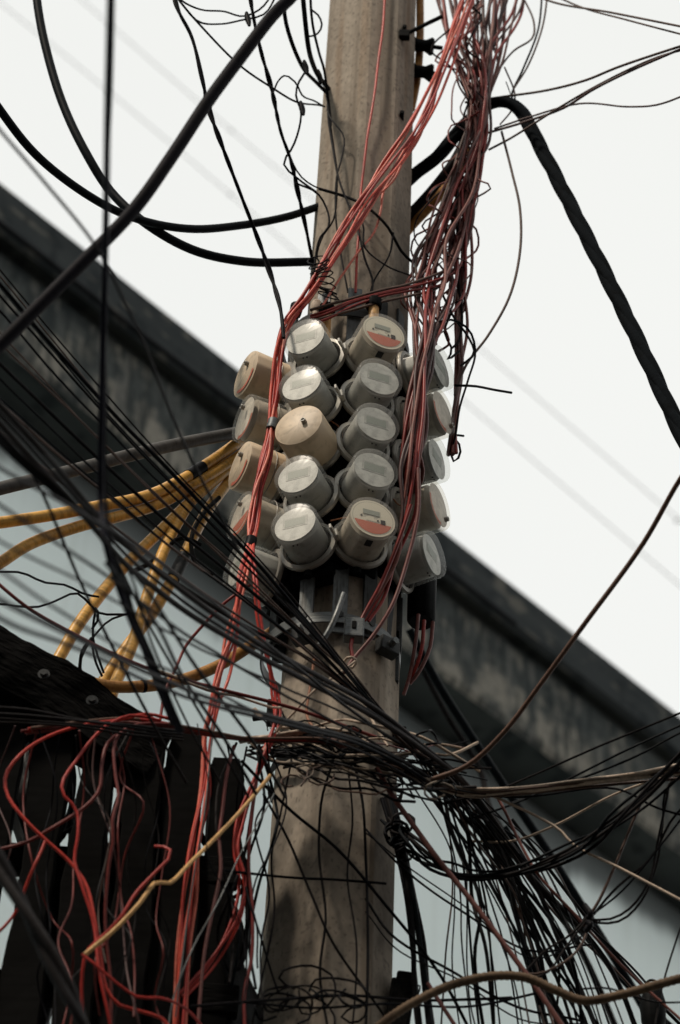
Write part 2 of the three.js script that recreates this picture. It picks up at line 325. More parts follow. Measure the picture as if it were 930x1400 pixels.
// printed dial of the cream meters: numerals row, bar code and small lettering
function dialTexture() {
  const c = document.createElement('canvas'); c.width = c.height = 256; const x = c.getContext('2d');
  x.fillStyle = '#e2ded2'; x.fillRect(0, 0, 256, 256); x.fillStyle = '#4a4a46';
  for (let i = 0; i < 22; i++) x.fillRect(92 + i * 3.4, 146, i % 3 ? 1.2 : 2.2, 14);
  x.font = '11px sans-serif'; x.fillText('kWh', 150, 78); x.font = '8px sans-serif';
  for (let j = 0; j < 3; j++) x.fillRect(62, 112 + j * 7, 44 - j * 9, 2.2);
  for (let j = 0; j < 3; j++) x.fillRect(134, 112 + j * 7, 30 - j * 6, 2.2);
  x.strokeStyle = '#8a887e'; x.lineWidth = 2; x.beginPath(); x.arc(128, 128, 116, 0, 7); x.stroke();
  const t = new THREE.CanvasTexture(c); t.colorSpace = THREE.SRGBColorSpace; return t;
}
MT.dial = new THREE.MeshPhysicalMaterial({ map: dialTexture(), color: lin(.8, .78, .73), roughness: .5 });

function meterParts(kind, o) {
  const root = base('electricity_meter'), sc = 1; void sc;
  mesh('back_box', F.backbox, MT.black, root);
  mesh('base_plate', F.base, MT.black, root);
  const fl = mesh('flange', F.flange, MT.flange, root); void fl;
  const body = { grey: [F.coverClear, MT.clear], cream: [F.coverClearB, MT.clearWarm], tan: [F.coverT, MT.tanSide], left: [o.face === MT.tan ? F.coverT : F.coverClearB, o.face === MT.tan ? MT.tanSide : MT.clearWarm], right: [F.coverClearB, MT.clearWarm] }[kind];
  const cover = mesh('cover', body[0], body[1], root);
  const opaque = body[0] === F.coverT, push = (m, dz) => { m.position.z += dz; return m; };
  if (kind === 'grey') {
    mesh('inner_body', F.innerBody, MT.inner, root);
    const dial = push(mesh('dial', F.faceG, MT.greyFace, root), -.0065);
    mesh('display_frame', F.window, MT.window, dial); mesh('display', F.lcd, MT.lcd, dial);
    for (const s of [-1, 1]) mesh('rivet', new THREE.SphereGeometry(.0022, 8, 6).translate(s * .005, -.058, .092), MT.ink, cover);
  } else if (kind === 'cream') {
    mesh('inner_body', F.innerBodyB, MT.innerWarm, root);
    const dial = push(mesh('dial', F.faceC, MT.dial, root), -.004); mesh('display', F.displayC, MT.lcd, dial);
    mesh('red_label', F.redLabel, MT.red, dial); mesh('emblem', F.emblem, MT.ink, dial);
    mesh('button', F.button.clone().translate(.012, -.004, 0), MT.ink, dial); mesh('button', F.button.clone().translate(-.028, .002, 0), MT.ink, dial);
    mesh('name_plate', F.sidePlate.clone().translate(-.004, -.0622, .095), MT.ink, cover);
  } else if (kind === 'tan') {
    const k = mesh('knob', F.knob, MT.flange, cover); k.position.set(.016, .002, .1192);
  } else {
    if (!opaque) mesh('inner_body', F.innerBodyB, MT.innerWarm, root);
    const dial = opaque ? cover : push(mesh('dial', F.faceC, MT.creamFace, root), -.004);
    mesh('red_arc', F.redArc, MT.red, dial).rotation.z = o.arc ?? 0; if (opaque) dial.children.at(-1).position.z = .0035;
    const k = mesh('knob', F.knob, MT.flange, cover); k.position.set(o.kx ?? 0, o.ky ?? .01, opaque ? .1188 : .1200);
    const pl = mesh('name_plate', F.sidePlate, MT.ink, cover); const a = o.plate ?? 1.2; pl.position.set(Math.cos(a) * .0625, Math.sin(a) * .0625, .09); pl.rotation.z = a + Math.PI / 2;
    mesh('gasket', new THREE.TorusGeometry(.0624, .0012, 6, 40).translate(0, 0, .05), MT.flange, cover);
  }
  mesh('terminal_port', F.port, MT.black, root);
  if (o.latch) { const l = mesh('latch', F.latch, MT.latch, root); l.rotation.z = o.latch; }
  return root;
}
const METERS = [   // column, face centre in the photo, kind
  ['a', 336, 511, 'left', 'tan'], ['a', 332, 571, 'left'], ['a', 328, 636, 'left', 'tan'], ['a', 327, 704, 'left', 'red'], ['a', 322, 772, 'grey'],
  ['b', 416, 460, 'grey', 'latch'], ['b', 411, 523, 'grey', 'latch'], ['b', 408, 581, 'tan'], ['b', 406, 648, 'grey'], ['b', 402, 714, 'grey', 'latch'],
  ['c', 526, 453, 'cream'], ['c', 520, 515, 'grey'], ['c', 516, 577, 'grey'], ['c', 513, 640, 'grey'], ['c', 511, 707, 'cream'],
  ['d', 606, 502, 'grey', 'white'], ['d', 608, 563, 'right'], ['d', 601, 627, 'grey'], ['d', 602, 690, 'right'], ['d', 594, 757, 'grey', 'latch'],
];
const ALPHA = { a: -64, b: -24, c: 20, d: 63 }, RF = .27;
const NTH = ['top', 'second', 'third', 'fourth', 'bottom'];
const LBL = {
  a: ['tan meter with a red arc on its front, top of its column above the conduits', 'clear covered cream meter between the two tan meters with red arcs', 'tan meter with a red arc on its front beside the yellow conduit ends', 'cream meter with bright red print on its face, beside the red wires', 'dark grey meter behind the red wires and the fan of black wires'],
  b: ['round grey meter under a tan riser pipe, top of its column over the tan meter', 'round grey meter directly above the tan knobbed meter', 'tan meter with a bare front and small knob between two grey meters', 'round grey meter directly below the tan knobbed meter', 'round grey meter at the foot of the column with the tan meter'],
  c: ['cream meter with display and red lower label, below a black capped pipe', 'round grey meter just below the upper red labelled meter', 'round grey meter in the middle of the column between two red labelled meters', 'round grey meter just above the lower red labelled meter', 'cream meter with display and red lower label, above the steel clamp tab'],
  d: ['whitish grey meter at the top of the column beside the maroon wires', 'cream meter with red arc beside the hanging maroon wire ends', 'round grey meter between two red arc meters beside the maroon wires', 'cream meter with red arc above the lone black hanging can', 'round grey meter at the foot of the column beside the dark eave'],
};
const colN = {};
for (const [col, px, py, kind, ex] of METERS) {
  const al = ALPHA[col] * Math.PI / 180, d = RF * Math.cos(al), f = P(px, py, d);
  const o = {}; if (ex === 'latch') o.latch = .15;
  if (kind === 'left') { o.kx = .012; o.ky = .022; o.arc = -.1; o.plate = 1.75; o.face = ex === 'tan' ? MT.tan : MT.creamFace; }
  if (kind === 'right') { o.kx = .022; o.ky = -.03; o.arc = -.9; o.plate = 2.6; }
  const m = meterParts(kind, o); const i = colN[col] = (colN[col] ?? -1) + 1;
  const len = kind === 'grey' ? .1071 : .117;
  m.rotation.set(-.02 + rr(-.03, .03), al + rr(-.04, .04), 0, 'YXZ');
  m.rotation.z = rr(-.05, .05); m.updateMatrix();
  m.position.copy(f).sub(V(0, 0, len).applyEuler(m.rotation));
  if (kind === 'left' && ex === 'red') mesh('red_label', F.redLabel.clone().scale(.85, .85, 1), MT.red, m.children.find(c => c.name === 'dial')).rotation.z = .1;
  tag(m, LBL[col][i], 'meter');
}

// ------------------------------------------------------------------ steel rack that carries the meters
const RP = (al, rho, y) => V(AX - .025 + rho * Math.sin(al), y, AZ + rho * Math.cos(al));
{
  const root = base('meter_rack'); tag(root, 'galvanised steel straps and clamp hoops strapped round the pole behind the meters', 'meter rack');
  const yT = yAt(405, .13), yB = yAt(868, .13);
  for (const [a, x0, y1, m] of [[-64, 0, 20, M.galvDark], [-24, 430, 0, M.galv], [6, 485, -18, M.galv], [34, 0, 0, M.galvDark], [63, 0, -30, M.galvDark]]) {
    const al = a * Math.PI / 180, g = box(.034, yT - yB - y1 * .001, .006); const b = mesh('strap', g, m, root);
    b.position.copy(RP(al, .147, (yT + yB) / 2)); b.rotation.y = al;
    const bolt = new THREE.CylinderGeometry(.009, .009, .014, 6).rotateX(Math.PI / 2); const q = mesh('bolt', bolt, M.galvDark, root); q.position.copy(RP(al, .155, yB + .035)); q.rotation.y = al;
  }
  const hoop = (py, h, rho, m) => { const y = yAt(py, .14), pts = []; for (let i = 0; i <= 48; i++) { const a = i / 48 * 6.2832; pts.push([a]); }
    const g = new THREE.CylinderGeometry(rho, rho, h, 48, 1, true); const g2 = new THREE.CylinderGeometry(rho - .004, rho - .004, h, 48, 1, true); const r1 = new THREE.RingGeometry(rho - .004, rho, 48).rotateX(-Math.PI / 2).translate(0, h / 2, 0), r2 = new THREE.RingGeometry(rho - .004, rho, 48).rotateX(Math.PI / 2).translate(0, -h / 2, 0);
    const b = mesh('clamp_hoop', mergeGeometries([g, g2, r1, r2]), m, root); b.position.set(AX - .025, y, AZ); };
  hoop(432, .03, .158, M.galvDark); hoop(600, .03, .156, M.galvDark); hoop(852, .028, .160, M.galv);
  // bracket tab that sticks out under the meters and the two clamp lugs
  const tab = mesh('clamp_tab', rbox(.045, .055, .03, .004), M.galv, root); tab.position.copy(P(484, 862, .175));
  const slot = mesh('slot', rbox(.010, .022, .004, .002), M.blackIron, tab); slot.position.set(0, .004, .0155);
  for (const [px, py, d] of [[415, 868, .15], [530, 885, .12]]) { const l = mesh('clamp_lug', rbox(.05, .04, .03, .004), M.galvDark, root); l.position.copy(P(px, py, d)); l.rotation.y = px < 450 ? -.5 : .6; const bb = mesh('bolt', new THREE.CylinderGeometry(.009, .009, .03, 6).rotateX(Math.PI / 2), M.galv, l); bb.position.z = .018; }
  const arm = mesh('loose_strap_end', tubeGeo(world([[470, 812, .2], [462, 835, .21], [450, 862, .21], [437, 882, .2]]), .007, { radial: 6 }), M.galv, root); void arm;
  for (const [px, py] of [[545, 860], [541, 905]]) { const q = mesh('side_plate', rbox(.016, .15, .05, .003), M.galvDark, root); q.position.copy(P(px, py, .02)); }
  mesh('side_plate', rbox(.03, .2, .06, .004), M.blackIron, root).position.copy(P(384, 850, .03));
}
// riser pipes with black caps above the two front columns
for (const [px, py, lb, m] of [[446, 437, 'tan riser pipe with black cap above the latched grey meter', M.orangeTan], [511, 428, 'short tan riser pipe with black cap above the red labelled meter', M.orangeTan], [432, 432, 'pale thin riser pipe beside the tan riser with black cap', TANS[2]]]) {
  const g = base('riser_pipe', P(px, py, .17)); const s = px === 432 ? .7 : 1;
  mesh('pipe', new THREE.CylinderGeometry(.0125 * s, .0125 * s, .12, 16).translate(0, -.03, 0), m, g);
  mesh('cap', lathe([[.0125 * s, .018], [.019 * s, .018], [.021 * s, .024], [.021 * s, .04], [.014 * s, .05], [0, .05]], 20), px === 432 ? m : M.blackPlastic, g);
  tag(g, lb, 'pipe');
}
{ // loose black can hanging under the right column
  const g = base('hanging_can', P(577, 806, .0)); mesh('shell', lathe([[0, -.10], [.028, -.10], [.033, -.092], [.034, .03], [.032, .05], [.018, .056], [0, .056]], 28), M.blackPlastic, g);
  mesh('collar', lathe([[.012, .05], [.024, .052], [.024, .072], [.012, .074]], 20), M.galvDark, g); tag(g, 'black cylindrical can hanging below the meter beside the eave', 'can');
}

// ------------------------------------------------------------------ far power lines
for (const [pts, lb] of [[[[-60, -45], [145, 122], [315, 266], [640, 553], [1000, 860]], 'faint thin power line far off in the white sky, the lower of two'], [[[60, -45], [315, 177], [430, 275], [640, 462], [1000, 772]], 'faint thin power line far off in the white sky, the upper of two']])
  cable('power_line', pts.map(p => [p[0], p[1], -20]), 0.65, GREYS, lb, 'power line', null, { step: .4 });
for (const [px, py, lb] of [[315, 266, 'tiny spacer clamp on the lower far power line'], [316, 178, 'tiny spacer clamp on the upper far power line'], [925, 712, 'tiny spacer clamp on the upper far power line near the brown drop wire']]) {
  const s = mesh('line_spacer', lathe([[0, -.025], [.012, -.022], [.018, 0], [.012, .022], [0, .025]], 12), GREYS[0]); s.position.copy(P(px, py, -20)); tag(s, lb, 'spacer');
}
// cable clipped along the eave
tag(mesh('eave_cable', tubeGeo([-6, -2, 0, 1, 2, 3, 4].map(s => E(s, .03, -.30 - .01 * Math.sin(s * 2))), .013, { step: .1 }), BLACKS[0]), 'thin black cable clipped along the groove of the eave', 'cable');

// ------------------------------------------------------------------ thick black cables of the upper left
const B0 = BLACKS;
cable('feeder_cable', [[46, -60, .32], [52, 10, .32], [64, 70, .32], [86, 142, .32], [116, 206, .32], [150, 260, .3], [200, 306, .3], [262, 341, .22], [330, 357, .15], [432, 358, .02]], 6.3, B0[3], 'thick black feeder cable sagging from above to the pole side, the lower of two', 'cable');
cable('feeder_cable', [[-40, 90, .8], [0, 150, .7], [42, 204, .6], [90, 246, .5], [150, 284, .4], [200, 303, .33], [262, 313, .24], [330, 308, .15], [390, 297, .08], [440, 281, .02]], 5.8, B0[3], 'thick black feeder cable curving in under the wire shadows, the upper of two', 'cable');
cable('heavy_cable', [[440, -60, 1.5], [402, -8, 1.5], [374, 20, 1.5], [330, 77, 1.5], [285, 138, 1.5], [235, 214, 1.5], [182, 288, 1.5], [100, 372, 1.5], [40, 432, 1.5], [-40, 512, 1.5]], 9.2, mat(.008, .007, .010, .6), 'heavy dark cable slanting across the sky in front of the eave', 'cable');
cable('drop_cable', [[153, -60, 2.7], [150, 40, 2.6], [147, 160, 2.4], [145, 300, 2.1], [142, 430, 1.9], [139, 560, 1.8], [138, 680, 1.7], [146, 750, 1.7], [172, 830, 1.6], [205, 905, 1.4], [245, 1000, 1.2]], 4.6, mat(.012, .012, .02, .5), 'dark vertical drop cable hanging in front of the heavy slanting cable', 'cable');
cable('drop_cable', [[156, -60, 2.6], [152, 120, 2.3], [144, 300, 2.0], [142, 420, 1.9], [144, 540, 1.8], [144, 640, 1.7], [152, 745, 1.65], [178, 825, 1.6], [212, 905, 1.4], [250, 1000, 1.2]], 2.6, B0[0], 'thin black drop cable alongside the vertical drop cable', 'cable');
cable('slack_wire', [[-30, 140, 2.2], [0, 178, 2.2], [60, 248, 2.1], [130, 335, 2.0], [170, 412, 1.9], [197, 470, 1.8], [232, 560, 1.6], [268, 640, 1.4], [330, 760, 1.2]], 2.4, GREYS[0], 'slack dark wire running down across the eave', 'wire');
const gT = 'twisted black drop pairs in the sky'; const lT = 'twisted pair of thin black wires hanging in the sky beside the pole';
twisted('twisted_pair', [[232, -40, .5], [243, 12, .5], [262, 50, .48], [277, 110, .45], [286, 150, .42], [301, 192, .4], [330, 268, .32], [351, 322, .25], [371, 378, .22], [384, 425, .25], [388, 462, .27]], 2.3, B0, lT, 'wire', gT, 7);
twisted('twisted_pair', [[338, -40, .45], [346, 20, .4], [357, 70, .36], [372, 124, .3], [384, 180, .25], [398, 220, .2], [408, 265, .15], [418, 310, .1], [428, 360, .04]], 2.1, B0, lT, 'wire', gT, 7);
const gU = 'loose wires by the upper pole', lU = 'thin loose black wire tangled in the sky beside the upper pole';
for (const [pts, r] of [
  [[[386, -30, .4], [390, 25, .35], [398, 55, .3], [414, 92, .2], [432, 112, .1], [448, 128, .04]], 2.8],
  [[[412, -30, .4], [417, 25, .35], [421, 60, .3], [427, 85, .2], [437, 106, .1], [450, 122, .04]], 3.4],
  [[[424, -30, .4], [428, 30, .35], [436, 70, .25], [444, 98, .16], [449, 140, .1], [452, 180, .13]], 1.8],
  [[[236, -10, .6], [252, 4, .55], [276, 14, .5], [306, 16, .45], [334, 22, .4], [356, 12, .4], [376, -12, .4]], 1.4],
  [[[246, 2, .55], [270, 28, .5], [300, 33, .45], [330, 28, .4], [360, 20, .4], [378, -6, .4]], 1.4],
  [[[240, -6, .55], [268, 28, .5], [330, 90, .4], [372, 120, .35], [402, 138, .25], [442, 145, .1]], 1.5],
  [[[373, 128, .35], [380, 110, .33], [392, 103, .3], [404, 112, .28], [414, 130, .22], [430, 138, .15], [444, 146, .08]], 1.3],
  [[[424, 12, .32], [436, 22, .3], [440, 36, .28], [432, 48, .26], [421, 50, .26]], 1.4],
  [[[420, 95, .28], [408, 114, .27], [405, 132, .26], [411, 150, .25], [408, 176, .24], [400, 200, .22], [388, 224, .2], [410, 246, .17], [432, 262, .14]], 1.6],
  [[[396, 214, .22], [410, 240, .2], [432, 256, .16], [464, 266, .14], [490, 276, .15]], 1.2],
  [[[404, 250, .2], [434, 264, .15], [447, 285, .14], [450, 310, .15], [438, 326, .15], [432, 350, .14], [426, 400, .14]], 1.5],
  [[[448, 130, .06], [452, 160, .13], [470, 186, .14], [468, 214, .14], [460, 244, .14], [458, 290, .14], [466, 345, .14], [476, 400, .14]], 1.3],
  [[[447, 120, .06], [452, 180, .13], [462, 240, .14], [480, 290, .15], [494, 330, .17], [500, 355, .17], [510, 384, .16], [506, 410, .15]], 1.6],
  [[[446, 130, .06], [456, 200, .13], [462, 245, .14], [456, 300, .14], [440, 325, .14], [434, 355, .14], [452, 370, .15]], 1.3],
  [[[436, 258, .14], [470, 268, .14], [500, 282, .16], [530, 310, .16], [550, 345, .12], [566, 360, .1]], 2.2],
  [[[486, 280, .16], [498, 310, .17], [500, 340, .17], [530, 365, .16], [560, 376, .12]], 1.3],
  [[[538, 318, .15], [532, 350, .15], [512, 385, .15], [505, 415, .15]], 1.3],
]) cable('loose_wire', pts, r, r > 2.5 ? B0 : [B0[0], B0[1], GREYS[0]], lU, 'wire', gU, { wob: r < 2 ? .0012 : 0 });
for (const [px, py, d] of [[418, 92, .28], [413, 148, .25], [339, 26, .42], [437, 105, .1]]) { const k = mesh('wire_joint', tubeGeo(world([[px - 2, py - 9, d], [px, py, d], [px + 2, py + 9, d]]), t => .004 + .004 * Math.sin(t * 3.14), { radial: 8, step: .004 }), M.tape); tag(k, 'small taped joint on the loose wires beside the upper pole', 'joint', 'taped joints on the loose wires'); }
// black tie wire wound round the red wires at the foot of the bare pole
{ const pts = []; for (let i = 0; i <= 120; i++) { const t = i / 120, a = t * 6.283 * 9; pts.push(P(434 + 16 * t + 14 * Math.cos(a), 352 + 56 * t + 7 * Math.sin(a * .9), .19 + .045 * Math.sin(a))); }
  tag(mesh('tie_wire', tubeGeo(pts, .0018, { radial: 5, step: .004, max: 500 }), B0[0]), 'springy black tie wire coiled round the red wires above the meters', 'wire'); }

// ------------------------------------------------------------------ red wires in front of the meters
const lR = 'bright red wire in the bundle slanting down past the meters', gR = 'red bundle past the meters';
const redTop = [[660, -60, .16, 14], [628, 30, .17, 11], [603, 100, .19, 11], [567, 175, .2, 16], [530, 228, .2, 14], [492, 285, .2, 12], [455, 345, .21, 12], [420, 402, .22, 9], [394, 440, .22, 7], [383, 480, .215, 6], [377, 530, .21, 6], [373, 580, .21, 4], [364, 625, .21, 8], [354, 670, .21, 8], [347, 715, .22, 6], [343, 742, .24, 4]];
bundle('red_wire', 6, [...redTop, [332, 790, .31, 8], [326, 820, .31, 6], [318, 870, .3, 9], [303, 920, .3, 12], [290, 965, .3, 10], [283, 1010, .3, 6], [280, 1080, .3, 6], [268, 1150, .3, 8], [258, 1220, .3, 9], [250, 1300, .3, 10], [243, 1420, .3, 10]], 1.9, REDS, lR, 'wire', gR, { loose: .55, twist: .35, kink: .004, wob: .0012 });
bundle('red_wire', 3, [...redTop, [348, 790, .31, 5], [358, 850, .3, 4], [368, 905, .28, 4], [376, 950, .26, 4], [378, 985, .26, 4], [362, 1030, .26, 6], [345, 1075, .26, 6], [328, 1120, .26, 5], [326, 1160, .26, 4], [334, 1205, .26, 6], [322, 1255, .26, 6], [290, 1315, .26, 7], [250, 1360, .28, 8]], 2.0, REDS, lR, 'wire', gR, { loose: .5, twist: .3, kink: .004, wob: .0012 });
const lR2 = 'stray red wire crossing the upper pole away from the main red bundle', gR2 = 'stray red wires on the upper pole';
for (const pts of [
  [[527, -30, .13], [524, 30, .13], [516, 100, .14], [507, 160, .14], [500, 200, .14], [494, 260, .15], [490, 330, .16], [486, 400, .16]],
  [[588, 150, .16], [572, 190, .16], [556, 215, .16], [538, 240, .16], [524, 262, .16], [520, 290, .16], [512, 318, .16], [490, 345, .17], [462, 385, .18], [440, 420, .2]],
  [[600, 100, .17], [590, 150, .17], [560, 200, .17], [540, 245, .17], [515, 270, .17], [480, 315, .17], [445, 365, .18]],
]) cable('stray_wire', pts, 1.7, [REDS[1], REDS[2], DKREDS[1]], lR2, 'wire', gR2, { wob: .001 });
for (const [px, py, w, m, lb] of [[373, 581, 8, M.galv, 'grey tie clip round the red wires beside the tan meter'], [343, 742, 8, M.tape, 'black tie strap round the red wires above the fan of black wires'], [405, 424, 9, M.tape, 'black tape round the red wires above the top grey meter']]) {
  const c = mesh('tie_strap', tubeGeo(world([[px + 1, py - 6, py > 700 ? .24 : .21], [px, py, py > 700 ? .24 : .21], [px - 2, py + 6, py > 700 ? .24 : .21]]), w * mpp(P(px, py, .3)), { radial: 12, step: .004 }), m); tag(c, lb, 'strap');
}
// ------------------------------------------------------------------ maroon wires right of the pole
const lM = 'dull maroon wire in the thick hanging bunch beside the pole', gM = 'maroon bunch beside the pole';
bundle('maroon_wire', 4, [[640, -70, .05, 22], [648, 20, .06, 16], [656, 90, .08, 14], [654, 150, .1, 12], [645, 205, .1, 12], [625, 265, .1, 22], [600, 330, .12, 30], [592, 390, .15, 26], [588, 440, .2, 10], [578, 500, .24, 8], [570, 570, .25, 9], [563, 640, .25, 12], [560, 700, .23, 14], [548, 760, .2, 9], [520, 815, .18, 8], [500, 850, .17, 8]], 2.4, [...MAROONS, DKREDS[1]], lM, 'wire', gM, { loose: .7, kink: .006, wob: .0015 });
bundle('maroon_wire', 12, [[705, -70, 0, 30], [690, 10, .02, 24], [672, 80, .05, 20], [660, 140, .07, 12], [648, 200, .08, 14], [632, 260, .08, 18], [612, 330, .08, 26], [600, 400, .1, 28], [592, 455, .16, 14], [578, 510, .22, 9], [570, 590, .22, 10], [563, 650, .2, 10], [556, 690, .1, 8]], 2.2, [...MAROONS, DKREDS[0], DKREDS[1]], lM, 'wire', gM, { loose: .95, kink: .012, wob: .002 });
bundle('maroon_wire', 8, [[600, -60, .02, 16], [612, 10, .03, 12], [622, 60, .05, 11], [640, 110, .07, 12], [656, 165, .09, 12], [648, 230, .08, 16], [636, 300, .06, 18], [634, 380, .05, 12], [630, 450, .05, 6], [628, 510, .06, 4], [622, 560, .07, 6], [618, 620, .07, 6]], 2.1, [...MAROONS, DKREDS[1]], lM, 'wire', gM, { loose: .9, kink: .01, wob: .002 });
bundle('maroon_wire', 9, [[668, -60, .04, 20], [660, 60, .06, 16], [652, 140, .09, 12], [634, 215, .1, 14], [604, 300, .1, 18], [578, 356, .1, 16], [572, 405, .13, 14], [578, 450, .17, 10], [574, 520, .21, 8], [566, 590, .2, 8], [560, 650, .12, 8]], 2.0, [...MAROONS, DKREDS[0], BROWNS[1]], lM, 'wire', gM, { loose: .95, kink: .012, wob: .002 });
const lM2 = 'fine dark wire straying through the maroon bunch', gM2 = 'fine dark strays in the maroon bunch';
for (let k = 0; k < 46; k++) {
  const mid = y => y < 150 ? 650 : 650 - (y - 150) * .2, y0 = rr(-40, 360), H = rr(50, 150), s = rr(-1, 1), pts = [];
  for (let i = 0; i < 6; i++) { const t = i / 5, y = y0 + H * t + rr(-6, 6); pts.push([mid(y) + rr(-12, 12) + s * 48 * Math.sin(t * 3.14) + rr(-9, 9) * Math.sin(t * 3.14), y, rr(0, .12)]); }
  cable('fine_wire', pts, rr(.9, 1.6), [...MAROONS, B0[0], B0[2], DKREDS[0]], lM2, 'wire', gM2);
}
const lM3 = 'dark red wire strung across the pole just above the meters', gM3 = 'dark red wires above the meters';
for (const [a, b, c, e, f] of [[640, 372, 398, 414, 436], [628, 384, 402, 420, 444], [618, 392, 410, 424, 440], [600, 384, 396, 412, 432], [634, 366, 392, 408, 424]]) cable('cross_wire', [[a, b - 40, .05], [a - 18, b, .1], [558, c - 4, .16], [520, c + 4, .18], [480, e, .19], [450, f - 8, .2], [424, f, .2]], 1.9, [DKREDS[2], MAROONS[3], BROWNS[1], B0[2], DKREDS[0]], lM3, 'wire', gM3, { wob: .002 });
const lM4 = 'loose dark wire loop dangling beside the topmost whitish meter', gM4 = 'dangling loops by the whitish meter';
for (const pts of [
  [[602, 396, .14], [622, 436, .12], [640, 460, .1], [648, 484, .1], [630, 500, .1]],
  [[600, 440, .16], [622, 438, .14], [642, 452, .12], [650, 480, .1], [640, 520, .1], [628, 560, .1], [622, 600, .08], [616, 620, .06], [622, 632, .05], [630, 612, .05], [620, 596, .06], [634, 596, .04]],
  [[616, 430, .12], [608, 455, .12], [618, 478, .1], [612, 492, .1], [628, 480, .08]],
  [[590, 430, .15], [606, 446, .14], [614, 470, .12], [600, 480, .12]],
  [[626, 380, .06], [632, 430, .06], [628, 465, .06], [618, 476, .07]],
]) cable('dangling_wire', pts, 1.7, [B0[0], B0[2], DKREDS[2]], lM4, 'wire', gM4);
cable('wire_stub', [[622, 527, .1], [650, 528, .12], [676, 533, .14], [700, 537, .15]], 1.9, B0[0], 'short black wire end sticking out into the sky from the maroon bunch', 'wire');
cable('brown_drop_wire', [[686, 180, .05], [700, 235, .06], [711, 285, .07], [711, 345, .08], [697, 405, .08], [668, 458, .08], [637, 500, .08], [622, 540, .08]], 1.9, BROWNS, 'single brown wire bowing out into the sky from the maroon bunch', 'wire');
const lM5 = 'maroon wire sagging from the meters down to the pole clamp', gM5 = 'maroon wires down to the pole clamp';
for (const pts of [
  [[572, 640, .26], [572, 700, .25], [556, 770, .23], [535, 830, .22], [508, 872, .2], [484, 900, .19], [470, 920, .19]],
  [[562, 690, .25], [545, 740, .23], [520, 800, .2], [498, 840, .18], [480, 880, .18], [484, 905, .18]],
  [[592, 850, .05], [588, 885, .04], [572, 920, .03], [560, 935, .02]], [[572, 840, .06], [568, 880, .05], [560, 925, .03], [552, 950, .02]], [[580, 848, .06], [576, 890, .05], [562, 930, .02]],
]) cable('sagging_wire', pts, 2.8, [DKREDS[1], MAROONS[0], DKREDS[0]], lM5, 'wire', gM5);

// ------------------------------------------------------------------ right: service drop, guy cable, thin wires
{ const g = base('service_cable'), w = world([[540, 262, -.14], [566, 240, -.1], [600, 212, -.04], [640, 166, .02], [668, 143, .05], [692, 140, .06], [712, 152, .06], [732, 188, .06], [790, 300, .1], [860, 440, .15], [930, 590, .2], [990, 720, .25]]), cv = new THREE.CatmullRomCurve3(w, false, 'centripetal'), r = 5.6 * mpp(w[6]), sm = mat(.006, .008, .010, .85);
  for (let s = 0; s < 3; s++) { const q = []; for (let i = 0; i <= 220; i++) { const p = cv.getPointAt(i / 220), a = i / 220 * 6.283 * 5 + s * 2.094; p.addScaledVector(right, Math.cos(a) * r * .62); p.addScaledVector(fwd, Math.sin(a) * r * .62); q.push(p); } mesh('core', tubeGeo(q, r * 1.3, { radial: 10, step: .01, max: 240 }), sm, g); }
  tag(g, 'very thick black twisted service cable arching over and down through the white sky', 'cable'); }
cable('lashing_wire', [[692, 112, .02], [708, 152, .04], [752, 228, .08], [822, 362, .13], [890, 500, .18], [940, 600, .21]], .9, GREYS[1], 'thin grey lashing wire beside the very thick black service cable', 'wire');
cable('black_conduit', [[530, 322, -.12], [556, 298, -.1], [590, 262, -.06], [622, 220, -.02], [642, 180, 0]], 7.5, B0[1], 'short thick black conduit slanting up behind the maroon bunch', 'conduit');
cable('yellow_conduit', [[540, 340, -.14], [562, 310, -.12], [592, 278, -.04], [622, 240, 0], [640, 205, .02]], 6.5, M.orangeOld, 'yellow conduit slanting up behind the maroon bunch', 'conduit');
cable('yellow_conduit', [[574, -40, -.05], [574, 60, -.05], [570, 110, -.05], [562, 150, -.07]], 5.5, M.orangeOld, 'short upright yellow conduit behind the upper pole insulators', 'conduit');
for (const [py, px] of [[62, 576], [98, 575]]) { const g = base('spool_insulator', P(px, py, -.02)); g.rotation.z = 1.45; mesh('spool', lathe([[0, -.035], [.022, -.035], [.026, -.028], [.017, -.012], [.017, .012], [.026, .028], [.022, .035], [0, .035]], 24), M.blackPlastic, g); mesh('pin', new THREE.CylinderGeometry(.006, .006, .12, 8), M.blackIron, g); tag(g, 'black spool insulator on the side of the upper pole', 'insulator', 'spool insulators'); }
{ const g = base('pole_bracket', P(553, 48, .1)); mesh('rod', tubeGeo([V(0, 0, 0), V(.05, .02, .02), V(.1, .05, .03)], .006), M.blackIron, g); mesh('plate', rbox(.03, .03, .02, .004), M.blackIron, g); tag(g, 'small black iron bracket with a rod on the upper pole', 'bracket'); }
const lS = 'thin dark wire strung out to the upper right sky', gS = 'wires strung into the right sky';
